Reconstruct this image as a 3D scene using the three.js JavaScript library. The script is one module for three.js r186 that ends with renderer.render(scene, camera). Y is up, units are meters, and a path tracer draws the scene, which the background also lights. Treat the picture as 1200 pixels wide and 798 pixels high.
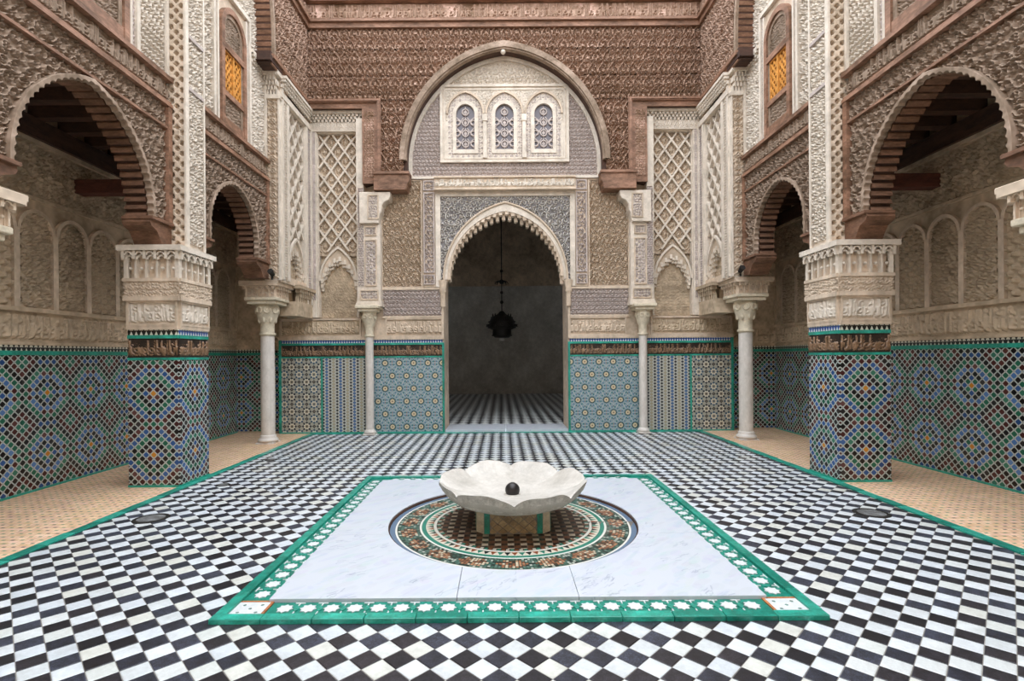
import * as THREE from 'three';
import { mergeGeometries } from 'three/addons/utils/BufferGeometryUtils.js';
import { RoundedBoxGeometry } from 'three/addons/geometries/RoundedBoxGeometry.js';
import { Brush, Evaluator, SUBTRACTION } from 'three-bvh-csg';

// ------------------------------------------------------------------ camera, sky, exposure
const scene = new THREE.Scene();
const camera = new THREE.PerspectiveCamera(67.69, 1200 / 798, 0.05, 200);   // 595 px focal length at 798 px height
camera.position.set(-0.09, 1.55, 0);
camera.rotation.set(0, 0, -0.0075);
camera.setViewOffset(1200, 798, 12, -18, 1200, 798);                        // shifted lens: verticals stay upright
camera.updateProjectionMatrix();
const renderer = new THREE.WebGLRenderer({ antialias: true });
renderer.toneMapping = THREE.LinearToneMapping;
renderer.toneMappingExposure = 1.68;
renderer.shadowMap.enabled = true;
{ // bright, even overcast sky over the open court
  const W = 64, H = 32, data = new Float32Array(W * H * 4);
  for (let j = 0; j < H; j++) {
    const el = Math.max(0, Math.sin(((j + 0.5) / H - 0.5) * Math.PI)), L = 3.1 * (1 + 1.0 * el) / 2;
    for (let i = 0; i < W; i++) data.set([L * 0.915, L * 0.985, L * 1.085, 1], (j * W + i) * 4);
  }
  const sky = new THREE.DataTexture(data, W, H, THREE.RGBAFormat, THREE.FloatType);
  sky.mapping = THREE.EquirectangularReflectionMapping; sky.magFilter = THREE.LinearFilter; sky.colorSpace = THREE.LinearSRGBColorSpace; sky.needsUpdate = true;
  scene.background = sky; scene.environment = sky;
}

// ------------------------------------------------------------------ helpers
const PI = Math.PI;
function rng(seed) { let a = seed >>> 0; return () => { a = (a + 0x6D2B79F5) | 0; let t = Math.imul(a ^ (a >>> 15), 1 | a); t = (t + Math.imul(t ^ (t >>> 7), 61 | t)) ^ t; return ((t ^ (t >>> 14)) >>> 0) / 4294967296; }; }
const lerp = (a, b, t) => a + (b - a) * t, clamp = (x, a = 0, b = 1) => Math.min(b, Math.max(a, x)), sstep = (a, b, x) => { const t = clamp((x - a) / (b - a)); return t * t * (3 - 2 * t); };
const used = new Map();
function numbered(n) { const k = used.get(n) ?? 0; used.set(n, k + 1); return k ? n + '_' + String(k).padStart(3, '0') : n; }
const rootPos = new Map();
function thing(name, label, category, p = [0, 0, 0], group) {
  const o = new THREE.Group(); o.name = numbered(name); o.position.set(...p); scene.add(o);
  o.userData = { label, category }; if (group) o.userData.group = group;
  rootPos.set(o, p); return o;
}
function struct(name, label, category, p = [0, 0, 0]) { const o = thing(name, label, category, p); o.userData.kind = 'structure'; return o; }
function flip(g) {
  if (g.index) { const a = g.index.array; for (let i = 0; i < a.length; i += 3) { const t = a[i + 1]; a[i + 1] = a[i + 2]; a[i + 2] = t; } }
  else for (const k of Object.keys(g.attributes)) { const at = g.attributes[k], n = at.itemSize, a = at.array; for (let i = 0; i < at.count; i += 3) for (let c = 0; c < n; c++) { const p = (i + 1) * n + c, q = (i + 2) * n + c, t = a[p]; a[p] = a[q]; a[q] = t; } }
}
function bake(g, M) { if (!M) return g; g.applyMatrix4(M); if (M.determinant() < 0) flip(g); return g; }
function boxUV(g) { // planar texture coordinates in metres by the facing of each face
  const p = g.attributes.position, n = g.attributes.normal, uv = new Float32Array(p.count * 2);
  for (let i = 0; i < p.count; i++) {
    const ax = Math.abs(n.getX(i)), ay = Math.abs(n.getY(i)), az = Math.abs(n.getZ(i));
    const x = p.getX(i), y = p.getY(i), z = p.getZ(i);
    if (ay >= ax && ay >= az) { uv[2 * i] = x; uv[2 * i + 1] = z; } else if (ax >= az) { uv[2 * i] = z; uv[2 * i + 1] = y; } else { uv[2 * i] = x; uv[2 * i + 1] = y; }
  }
  g.setAttribute('uv', new THREE.BufferAttribute(uv, 2));
}
function clean(g) { const q = g.index ? g.toNonIndexed() : g; for (const k of Object.keys(q.attributes)) if (!['position', 'normal', 'uv'].includes(k)) q.deleteAttribute(k); if (!q.attributes.uv) q.setAttribute('uv', new THREE.BufferAttribute(new Float32Array(q.attributes.position.count * 2), 2)); return q; }
// one named mesh: geometries (in the local frame of M, or world) merged, put under parent
let jit = 0;
const nudge = (g) => { jit++; const q = (k) => (((jit * k) % 1) - 0.5) * 0.0009; return g.translate(q(0.618034), q(0.754878), q(0.569840)); }; // joined pieces never share a face exactly
function part(parent, name, geos, mat, M, opt = {}) {
  if (Array.isArray(geos)) geos.forEach(nudge); else nudge(geos);
  let g = Array.isArray(geos) ? (geos.length === 1 ? geos[0] : mergeGeometries(geos.map(clean))) : geos;
  if (M) bake(g, M);
  if (!opt.keepUV) { if (g.index && !opt.indexed) g = g.toNonIndexed(); boxUV(g); }
  let r = parent; while (r && !rootPos.has(r)) r = r.parent;
  const o = r ? rootPos.get(r) : [0, 0, 0];
  g.translate(-o[0], -o[1], -o[2]);
  const m = new THREE.Mesh(g, mat); m.name = name; m.castShadow = m.receiveShadow = true; parent.add(m);
  return m;
}
const parts = (parent, name, geos, mat, M) => geos.forEach((g) => part(parent, name, g, mat, M && M.clone()));
const B = (x0, x1, y0, y1, z0, z1) => { const g = new THREE.BoxGeometry(Math.abs(x1 - x0), Math.abs(y1 - y0), Math.abs(z1 - z0)); g.translate((x0 + x1) / 2, (y0 + y1) / 2, (z0 + z1) / 2); return g; };
const RB = (x0, x1, y0, y1, z0, z1, r = 0.006) => { const g = new RoundedBoxGeometry(Math.abs(x1 - x0), Math.abs(y1 - y0), Math.abs(z1 - z0), 1, r); g.translate((x0 + x1) / 2, (y0 + y1) / 2, (z0 + z1) / 2); return g; };
// frames: side wall s (-1, +1): local (d, y, n) with n towards the court; front wall: local (x, y, n) with n towards the camera
const sideM = (s, XW) => new THREE.Matrix4().set(0, 0, -s, s * XW, 0, 1, 0, 0, -1, 0, 0, 0, 0, 0, 0, 1);
const frontM = (D, s = 1) => new THREE.Matrix4().set(s, 0, 0, 0, 0, 1, 0, 0, 0, 0, 1, -D, 0, 0, 0, 1);
// bar lying in the local plane from (u0,v0) to (u1,v1)
function bar(u0, v0, u1, v1, w, n0, n1) { const L = Math.hypot(u1 - u0, v1 - v0), g = new THREE.BoxGeometry(L, w, n1 - n0); g.rotateZ(Math.atan2(v1 - v0, u1 - u0)); g.translate((u0 + u1) / 2, (v0 + v1) / 2, (n0 + n1) / 2); return g; }
const frame = (u0, u1, v0, v1, w, n0, n1) => [B(u0, u1, v1 - w, v1, n0, n1), B(u0, u1, v0, v0 + w, n0, n1), B(u0, u0 + w, v0 + w, v1 - w, n0, n1), B(u1 - w, u1, v0 + w, v1 - w, n0, n1)];
const lathe = (pts, x, z, y0 = 0, seg = 28) => { const g = new THREE.LatheGeometry(pts.map(([r, y]) => new THREE.Vector2(r, y)), seg); g.translate(x, y0, z); return g; };
function extr(pts, depth, holes = [], bevel = 0) { const s = new THREE.Shape(pts.map(([x, y]) => new THREE.Vector2(x, y))); for (const h of holes) s.holes.push(new THREE.Path(h.map(([x, y]) => new THREE.Vector2(x, y)))); return new THREE.ExtrudeGeometry(s, { depth, bevelEnabled: bevel > 0, bevelThickness: bevel, bevelSize: bevel, bevelSegments: 1, curveSegments: 8 }); }
// two-centred (pointed) arch: points from left spring over the apex to right spring
function archPts(hw, ys, apex, n = 24, cx = 0) {
  const rise = apex - ys, c = (rise * rise - hw * hw) / (2 * hw), r = hw + c, a1 = Math.atan2(rise, -c), out = [];
  for (let i = 0; i <= n; i++) { const a = lerp(PI, a1, i / n); out.push([cx + c + r * Math.cos(a), ys + r * Math.sin(a)]); }
  for (let i = n - 1; i >= 0; i--) out.push([2 * cx - out[i][0], out[i][1]]);
  return out;
}
const inArch = (hw, ys, apex, cx = 0) => { const rise = apex - ys, c = (rise * rise - hw * hw) / (2 * hw), r = hw + c; return (x, y) => { const q = Math.abs(x - cx); return y < ys ? q < hw : q < hw && Math.hypot(q + c, y - ys) < r; }; };
const offsetCurve = (pts, o) => pts.map((p, i) => { const a = pts[Math.max(0, i - 1)], b = pts[Math.min(pts.length - 1, i + 1)], dx = b[0] - a[0], dy = b[1] - a[1], l = Math.hypot(dx, dy); return [p[0] - dy / l * o, p[1] + dx / l * o]; });
const band = (outer, inner, depth) => extr([...outer, ...[...inner].reverse()], depth);

// ------------------------------------------------------------------ carved ornament: height tiles drawn on a canvas and sampled into real relief
function canvas(w, h) { const c = document.createElement('canvas'); c.width = w; c.height = h; return [c, c.getContext('2d')]; }
function pattern(n, m, pw, ph, draw) {
  const [c, x] = canvas(n, m); x.fillStyle = '#000'; x.fillRect(0, 0, n, m); x.lineCap = 'round'; x.lineJoin = 'round';
  for (let j = -1; j <= 1; j++) for (let i = -1; i <= 1; i++) { x.save(); x.translate(i * n, j * m); x.strokeStyle = x.fillStyle = '#fff'; draw(x, n, m); x.restore(); }
  const im = x.getImageData(0, 0, n, m).data, f = new Float32Array(n * m), g = new Float32Array(n * m);
  for (let i = 0; i < n * m; i++) f[i] = im[4 * i] / 255;
  for (let j = 0; j < m; j++) for (let i = 0; i < n; i++) { let s = 0; for (let b = -1; b <= 1; b++) for (let a = -1; a <= 1; a++) s += f[((j + b + m) % m) * n + (i + a + n) % n]; g[j * n + i] = s / 9; }
  const at = (i, j) => g[(((j % m) + m) % m) * n + ((i % n) + n) % n];
  const fn = (u, v) => { const a = u / pw * n, b = -v / ph * m, i = Math.floor(a), j = Math.floor(b), s = a - i, t = b - j; return lerp(lerp(at(i, j), at(i + 1, j), s), lerp(at(i, j + 1), at(i + 1, j + 1), s), t); };
  fn.scaled = (k, k2 = k) => (u, v) => fn(u / k, v / k2);
  return fn;
}
function spiral(x, cx, cy, r, a0, dir, turns, w) { x.lineWidth = w; x.beginPath(); for (let i = 0; i <= 36; i++) { const t = i / 36, q = r * (1 - 0.86 * t), a = a0 + dir * turns * 2 * PI * t; x.lineTo(cx + q * Math.cos(a), cy + q * Math.sin(a)); } x.stroke(); }
function leaf(x, cx, cy, a, l, w) { x.save(); x.translate(cx, cy); x.rotate(a); x.beginPath(); x.moveTo(0, 0); x.quadraticCurveTo(l * 0.45, -w, l, 0); x.quadraticCurveTo(l * 0.45, w, 0, 0); x.fill(); x.restore(); }
function star(x, cx, cy, R, r, n, a0 = 0) { x.beginPath(); for (let i = 0; i < 2 * n; i++) { const q = i % 2 ? r : R, a = a0 + i * PI / n; x.lineTo(cx + q * Math.cos(a), cy + q * Math.sin(a)); } x.closePath(); }
const arabesque = pattern(320, 320, 0.5, 0.5, (x, n) => { // vine scrolls with leaves
  const r = rng(7), k = 4, c = n / k;
  for (let j = 0; j < k; j++) for (let i = 0; i < k; i++) {
    const px = (i + 0.5 + (j % 2) * 0.5 + (r() - 0.5) * 0.18) * c, py = (j + 0.5 + (r() - 0.5) * 0.18) * c, d = (i + j) % 2 ? 1 : -1, a = r() * 2 * PI;
    spiral(x, px, py, c * 0.45, a, d, 1.0, c * 0.13); x.beginPath(); x.arc(px, py, c * 0.12, 0, 7); x.fill();
    for (let q = 0; q < 2; q++) { const b = a + q * 3.0 + r() * 0.6; leaf(x, px + Math.cos(b) * c * 0.42, py + Math.sin(b) * c * 0.42, b + d * 0.7, c * 0.36, c * 0.15); }
  }
});
const vine = pattern(384, 384, 0.6, 0.6, (x, n) => { // open scrolls with slender leaves
  const r = rng(17), k = 4, c = n / k;
  for (let j = 0; j < k; j++) for (let i = 0; i < k; i++) {
    const px = (i + 0.5 + (j % 2) * 0.5 + (r() - 0.5) * 0.2) * c, py = (j + 0.5 + (r() - 0.5) * 0.2) * c, d = (i + j) % 2 ? 1 : -1, a = r() * 2 * PI;
    spiral(x, px, py, c * 0.52, a, d, 1.25, c * 0.095); leaf(x, px - c * 0.14, py, r() * 6, c * 0.3, c * 0.1);
    for (let q = 0; q < 3; q++) { const b = a + q * 2.1 + r() * 0.5; leaf(x, px + Math.cos(b) * c * 0.46, py + Math.sin(b) * c * 0.46, b + d * 1.1, c * 0.34, c * 0.085); }
  }
});
const script = pattern(720, 180, 1.2, 0.3, (x, n, m) => { // upright strokes and bowls over thin scrolls
  const r = rng(21); x.strokeStyle = x.fillStyle = '#777';
  for (let i = 0; i < 16; i++) { spiral(x, (i + 0.5) * n / 16, m * (0.3 + 0.4 * (i % 2)), m * 0.15, r() * 6, i % 2 ? 1 : -1, 1.2, m * 0.035); }
  x.strokeStyle = x.fillStyle = '#fff'; x.lineWidth = m * 0.085; let px = 12;
  while (px < n - 14) {
    const kind = r(), w = 14 + r() * 18;
    if (kind < 0.45) { x.beginPath(); x.moveTo(px, m * 0.1); x.quadraticCurveTo(px + 4, m * 0.5, px - 2, m * 0.84); x.stroke(); px += 23; }
    else if (kind < 0.8) { x.beginPath(); x.moveTo(px, m * 0.5); x.bezierCurveTo(px - 4, m * 1.02, px + w + 10, m * 1.0, px + w, m * 0.45); x.stroke(); if (r() < 0.5) { x.beginPath(); x.arc(px + w / 2, m * 0.3, m * 0.05, 0, 7); x.fill(); } px += w + 14; }
    else { x.beginPath(); x.arc(px + 9, m * 0.6, m * 0.1, 0, 7); x.stroke(); x.beginPath(); x.moveTo(px, m * 0.84); x.lineTo(px + w, m * 0.84); x.stroke(); px += w + 6; }
  }
});
const palmette = pattern(256, 320, 0.4, 0.5, (x, n, m) => { // staggered rows of palmettes in interlaced arches
  for (let j = 0; j < 2; j++) for (let i = 0; i < 2; i++) {
    const cx = (i + 0.25 + j * 0.5) * n / 2, cy = (j + 0.62) * m / 2, R = n * 0.235; x.lineWidth = n * 0.042;
    x.beginPath(); x.moveTo(cx - R, cy + R * 0.75); x.bezierCurveTo(cx - R * 1.1, cy - R * 0.4, cx - R * 0.4, cy - R * 0.6, cx, cy - R * 1.35); x.bezierCurveTo(cx + R * 0.4, cy - R * 0.6, cx + R * 1.1, cy - R * 0.4, cx + R, cy + R * 0.75); x.stroke();
    for (let q = -3; q <= 3; q++) leaf(x, cx, cy + R * 0.5, -PI / 2 + q * 0.5, R * (0.98 - 0.09 * Math.abs(q)), R * 0.13);
    spiral(x, cx - R * 0.55, cy + R * 0.72, R * 0.3, 0, 1, 1, n * 0.03); spiral(x, cx + R * 0.55, cy + R * 0.72, R * 0.3, PI, -1, 1, n * 0.03);
  }
});
const facade = (u, v) => Math.max(palmette(u, v), 0.62 * arabesque(u / 0.8, v / 0.8));
const starnet = pattern(256, 256, 0.24, 0.24, (x, n) => { // interlaced eight-pointed stars
  x.lineWidth = n * 0.055;
  for (const [a, b] of [[0.25, 0.25], [0.75, 0.75]]) { star(x, a * n, b * n, n * 0.245, n * 0.155, 8); x.stroke(); star(x, a * n, b * n, n * 0.12, n * 0.06, 8, 0.2); x.fill(); }
  for (const [a, b] of [[0.75, 0.25], [0.25, 0.75]]) { x.beginPath(); x.arc(a * n, b * n, n * 0.12, 0, 7); x.stroke(); x.beginPath(); x.arc(a * n, b * n, n * 0.04, 0, 7); x.fill(); }
});
const lozenge = pattern(160, 160, 0.16, 0.16, (x, n) => { // fine lozenge diaper
  x.lineWidth = n * 0.085;
  for (const [a, b] of [[0.25, 0.25], [0.75, 0.25], [0.5, 0.75], [0, 0.75]]) { star(x, a * n, b * n, n * 0.2, n * 0.09, 4); x.fill(); }
  x.beginPath(); for (let i = 0; i <= 2; i++) { x.moveTo(i * n / 2 - n / 4, n * 0.5); x.lineTo(i * n / 2, n * 0.4); x.lineTo(i * n / 2 + n / 4, n * 0.5); } x.stroke();
  x.beginPath(); x.moveTo(0, n); x.lineTo(n / 4, n * 0.92); x.lineTo(n / 2, n); x.lineTo(n * 0.75, n * 0.92); x.lineTo(n, n); x.stroke();
});
const dotted = pattern(128, 128, 0.13, 0.13, (x, n) => { // quincunx of sunk flowers on a flat ground
  x.fillRect(0, 0, n, n); x.fillStyle = '#000';
  for (const [a, b] of [[0.25, 0.25], [0.75, 0.75]]) { star(x, a * n, b * n, n * 0.27, n * 0.19, 8); x.fill(); }
  x.fillStyle = '#777'; for (const [a, b] of [[0.25, 0.25], [0.75, 0.75]]) { x.beginPath(); x.arc(a * n, b * n, n * 0.06, 0, 7); x.fill(); }
});
const rosette = pattern(192, 256, 0.28, 0.385, (x, n, m) => { // leafy bosses that sit between the lattice ribs
  for (const [a, b] of [[0, 0.5], [0.5, 0]]) { for (let q = 0; q < 8; q++) leaf(x, a * n, b * m, q * PI / 4, n * 0.24, n * 0.06); x.beginPath(); x.arc(a * n, b * m, n * 0.08, 0, 7); x.fill(); x.lineWidth = n * 0.035; x.beginPath(); x.ellipse(a * n, b * m, n * 0.29, m * 0.3, 0, 0, 7); x.stroke(); }
});
// relief panel in local (u, v, n): grid over [u0,u1]x[v0,v1], n = n0 + depth * height; mask(u, v) keeps a cell
function relief(u0, u1, v0, v1, step, fn, depth, n0 = 0, mask) {
  const nu = Math.max(1, Math.round((u1 - u0) / step)), nv = Math.max(1, Math.round((v1 - v0) / step)), pos = new Float32Array((nu + 1) * (nv + 1) * 3), idx = [];
  for (let j = 0; j <= nv; j++) for (let i = 0; i <= nu; i++) { const u = lerp(u0, u1, i / nu), v = lerp(v0, v1, j / nv), k = 3 * (j * (nu + 1) + i); pos[k] = u; pos[k + 1] = v; pos[k + 2] = n0 + depth * sstep(0.22, 0.62, fn(u, v)); }
  for (let j = 0; j < nv; j++) for (let i = 0; i < nu; i++) { if (mask && !mask(lerp(u0, u1, (i + 0.5) / nu), lerp(v0, v1, (j + 0.5) / nv))) continue; const a = j * (nu + 1) + i, b = a + 1, c = a + nu + 1, d = c + 1; idx.push(a, b, d, a, d, c); }
  const g = new THREE.BufferGeometry(); g.setAttribute('position', new THREE.BufferAttribute(pos, 3)); g.setIndex(idx); g.computeVertexNormals();
  return g;
}
const carve = (parent, name, g, mat, M) => part(parent, name, g, mat, M, { indexed: true });

// ------------------------------------------------------------------ materials
function noiseTex(seed, hex, amp, metres, opt = {}) { // mottled colour: coarse and fine noise around one colour
  const n = 256, r = rng(seed), base = new THREE.Color(hex).convertLinearToSRGB(), data = new Uint8Array(n * n * 4), f = new Float32Array(n * n);
  for (const [k, w] of opt.oct ?? [[4, 0.45], [9, 0.35], [24, 0.35], [70, 0.3]]) {
    const ky = Math.max(1, Math.round(k * (opt.stretch ?? 1))), lat = Float32Array.from({ length: k * ky }, () => r() * 2 - 1);
    for (let j = 0; j < n; j++) for (let i = 0; i < n; i++) { const a = i / n * k, b = j / n * ky, i0 = Math.floor(a), j0 = Math.floor(b), s = sstep(0, 1, a - i0), t = sstep(0, 1, b - j0), q = (p, o) => lat[(o % ky) * k + p % k]; f[j * n + i] += w * lerp(lerp(q(i0, j0), q(i0 + 1, j0), s), lerp(q(i0, j0 + 1), q(i0 + 1, j0 + 1), s), t); }
  }
  const warm = opt.warm ?? 0.12;
  for (let i = 0; i < n * n; i++) { const v = 1 + amp * f[i]; data[4 * i] = clamp(base.r * v) * 255; data[4 * i + 1] = clamp(base.g * (v + warm * amp * f[i] * 0.3)) * 255; data[4 * i + 2] = clamp(base.b * (v + warm * amp * f[i])) * 255; data[4 * i + 3] = 255; }
  const t = new THREE.DataTexture(data, n, n); t.colorSpace = THREE.SRGBColorSpace; t.wrapS = t.wrapT = THREE.RepeatWrapping; t.magFilter = THREE.LinearFilter; t.repeat.set(1 / metres, 1 / metres); t.needsUpdate = true; return t;
}
function ctex(w, h, mx, my, draw) { const [c, x] = canvas(w, h); draw(x, w, h); const t = new THREE.CanvasTexture(c); t.colorSpace = THREE.SRGBColorSpace; t.wrapS = t.wrapT = THREE.RepeatWrapping; t.repeat.set(1 / mx, 1 / my); return t; }
const std = (o) => new THREE.MeshStandardMaterial(o);
const M = {
  stucco: std({ map: noiseTex(1, '#cdb9a2', 0.16, 2.1), roughness: 0.9 }),
  stuccoPale: std({ map: noiseTex(2, '#d9ccbb', 0.12, 1.7), roughness: 0.88 }),
  stuccoGrey: std({ map: noiseTex(3, '#bcaea6', 0.14, 1.9), roughness: 0.9 }),
  stuccoOld: std({ map: noiseTex(4, '#bba78d', 0.24, 2.6), roughness: 0.92 }),
  wood: std({ map: noiseTex(5, '#a08069', 0.42, 2.7, { stretch: 1.6, warm: 0.5, oct: [[5, 0.6], [11, 0.5], [26, 0.35], [80, 0.3]] }), roughness: 0.75 }),
  woodGrey: std({ map: noiseTex(6, '#957f6b', 0.3, 1.7, { warm: 0.3 }), roughness: 0.8 }),
  woodRed: std({ map: noiseTex(7, '#8a664f', 0.32, 1.3, { stretch: 3, warm: 0.3 }), roughness: 0.65 }),
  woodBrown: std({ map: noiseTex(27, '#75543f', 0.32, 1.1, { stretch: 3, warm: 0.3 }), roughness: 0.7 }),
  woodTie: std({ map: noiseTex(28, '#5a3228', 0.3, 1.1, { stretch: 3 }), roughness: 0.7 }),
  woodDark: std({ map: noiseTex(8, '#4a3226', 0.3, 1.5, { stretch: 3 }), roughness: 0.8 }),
  woodOrange: std({ map: noiseTex(9, '#c98a3c', 0.25, 0.9), roughness: 0.6 }),
  green: std({ map: noiseTex(10, '#2b907c', 0.26, 0.6), roughness: 0.28 }),
  greenDark: std({ map: noiseTex(11, '#187a68', 0.25, 0.5), roughness: 0.3 }),
  marble: std({ map: ctex(1024, 1024, 2.4, 2.4, (x, n) => {
    x.fillStyle = '#c2c6cc'; x.fillRect(0, 0, n, n); const r = rng(33);
    for (let k = 0; k < 900; k++) { x.fillStyle = `rgba(${125 + r() * 60},${135 + r() * 60},${155 + r() * 60},0.09)`; x.beginPath(); x.ellipse(r() * n, r() * n, 6 + r() * 50, 3 + r() * 14, 0.5 + r() * 0.5, 0, 7); x.fill(); }
    for (let q = 0; q < 34; q++) { const ox = r() * n, oy = r() * n, dir = 0.2 + r() * 1.1, len = 50 + r() * 150;
      for (let k = 0; k < 16; k++) { const t = r() * len, px = ox + Math.cos(dir) * t + (r() - 0.5) * 34, py = oy + Math.sin(dir) * t + (r() - 0.5) * 34; x.strokeStyle = `rgba(84,96,124,${0.06 + r() * 0.2})`; x.lineWidth = 1 + r() * 4; x.beginPath(); x.moveTo(px, py); x.quadraticCurveTo(px + (r() - 0.5) * 24, py + (r() - 0.5) * 24, px + Math.cos(dir + r() - 0.5) * 22, py + Math.sin(dir + r() - 0.5) * 22); x.stroke(); } }
  }), roughness: 0.35 }),
  bowl: std({ map: noiseTex(12, '#c2bcb2', 0.1, 0.9), roughness: 0.5 }),
  bowlOut: std({ map: noiseTex(13, '#c2bcb2', 0.2, 0.5), roughness: 0.85 }),
  column: std({ map: noiseTex(14, '#d8d0c6', 0.1, 1.2, { stretch: 0.6 }), roughness: 0.45 }),
  capital: std({ map: noiseTex(15, '#d8cbb2', 0.15, 0.8), roughness: 0.75 }),
  grout: std({ map: noiseTex(16, '#8d8880', 0.2, 0.7), roughness: 0.9 }),
  bronze: std({ color: '#33302f', metalness: 0.6, roughness: 0.4 }),
  drain: std({ map: noiseTex(24, '#6a6a68', 0.4, 0.25), roughness: 0.6 }),
  iron: std({ color: '#2b2723', metalness: 0.5, roughness: 0.55 }),
  scroll: std({ map: noiseTex(26, '#e0dad2', 0.1, 0.9), roughness: 0.85 }),
  spandrel: std({ map: noiseTex(25, '#858180', 0.2, 0.8), roughness: 0.9 }),
  dull: std({ map: noiseTex(17, '#c4bfb4', 0.15, 2.5), roughness: 0.95 }),
  whiteTile: std({ map: noiseTex(18, '#cfd3d2', 0.08, 0.4), roughness: 0.3 }),
  lampWhite: std({ color: '#d9d6cf', roughness: 0.5 }),
  glass: std({ color: '#655d60', roughness: 0.3 }),
  rust: std({ map: noiseTex(19, '#a5673c', 0.3, 0.3), roughness: 0.85 }),
};
// glazed mosaic (pieces too small to pick apart): a quincunx of coloured pieces ringed with white, in square medallions
function zellige(colors, seed) {
  const p = 92, nx = 7, ny = 8;
  return ctex(nx * p, ny * p, 0.644, 0.736, (x, w, h) => {
    const r = rng(seed); x.fillStyle = '#b2b8b1'; x.fillRect(0, 0, w, h);
    for (let j = 0; j <= 2 * ny; j++) for (let i = 0; i <= 2 * nx; i++) {
      if ((i + j) % 2) { x.fillStyle = '#1c1a1a'; x.fillRect(i * p / 2 - 2, j * p / 2 - 7, 4, 14); continue; }
      const dx = Math.abs(i - nx), dy = Math.min(Math.abs(j - 7), 2 * ny - Math.abs(j - 7)), ring = Math.round(Math.max(dx, dy, (dx + dy) * 0.74)), c = colors[ring < colors.length ? ring : 1 + (ring - 1) % (colors.length - 1)];
      const cx = i * p / 2, cy = j * p / 2; x.fillStyle = c; star(x, cx, cy, p * 0.375, p * 0.292, 4); x.fill();
      x.fillStyle = `rgba(${r() < 0.5 ? '0,0,0' : '255,255,255'},${r() * 0.13})`; star(x, cx, cy, p * 0.375, p * 0.292, 4); x.fill();
    }
  });
}
const ZC = { or: '#c07a20', mr: '#4b2420', bl: '#30548c', lb: '#4a70a6', bk: '#1a1513', gr: '#28664e', gd: '#1d5a46' };
const zPier = std({ map: zellige([ZC.or, ZC.mr, ZC.bl, ZC.bk, ZC.gr, ZC.bk, ZC.bl, ZC.mr, ZC.gr, ZC.bk], 3), roughness: 0.22 });
const zWall = std({ map: zellige([ZC.or, ZC.gr, ZC.bl, ZC.bk, ZC.lb, ZC.mr, ZC.gr, ZC.bk, ZC.bl, ZC.mr, ZC.gd], 5), roughness: 0.25 });
const zStar = std({ map: ctex(288, 288, 0.3, 0.3, (x, n) => { // black, ochre and white stars
  x.fillStyle = '#a8a596'; x.fillRect(0, 0, n, n);
  for (const [a, b, c] of [[0.5, 0.5, '#33343a'], [0, 0, '#3d5568'], [1, 0, '#3d5568'], [0, 1, '#3d5568'], [1, 1, '#3d5568']]) { x.fillStyle = c; star(x, a * n, b * n, n * 0.36, n * 0.25, 8); x.fill(); x.fillStyle = '#d4cfbc'; star(x, a * n, b * n, n * 0.25, n * 0.17, 8, 0.39); x.fill(); x.fillStyle = '#93866c'; star(x, a * n, b * n, n * 0.15, n * 0.09, 8); x.fill(); x.fillStyle = c; star(x, a * n, b * n, n * 0.06, n * 0.05, 8); x.fill(); }
  for (const [a, b] of [[0.5, 0], [0.5, 1], [0, 0.5], [1, 0.5]]) { x.fillStyle = '#2a2422'; star(x, a * n, b * n, n * 0.13, n * 0.09, 4); x.fill(); x.fillStyle = '#7d7468'; star(x, a * n, b * n, n * 0.06, n * 0.04, 4); x.fill(); }
}), roughness: 0.28 });
const zCane = std({ map: ctex(256, 256, 0.56, 0.5, (x, n) => { // upright rows of blue, ochre and black lozenges
  x.fillStyle = '#b9b9ae'; x.fillRect(0, 0, n, n); const cols = ['#46658f', '#29272b', '#a59c84', '#29272b'], q = n / 8;
  for (let i = 0; i <= 8; i++) for (let j = -1; j <= 8; j++) { x.fillStyle = cols[i % 4]; star(x, i * q, (j + (i % 2) * 0.5) * q, q * (i % 2 ? 0.42 : 0.5), q * (i % 2 ? 0.3 : 0.4), 4); x.fill(); }
}), roughness: 0.28 });
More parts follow.
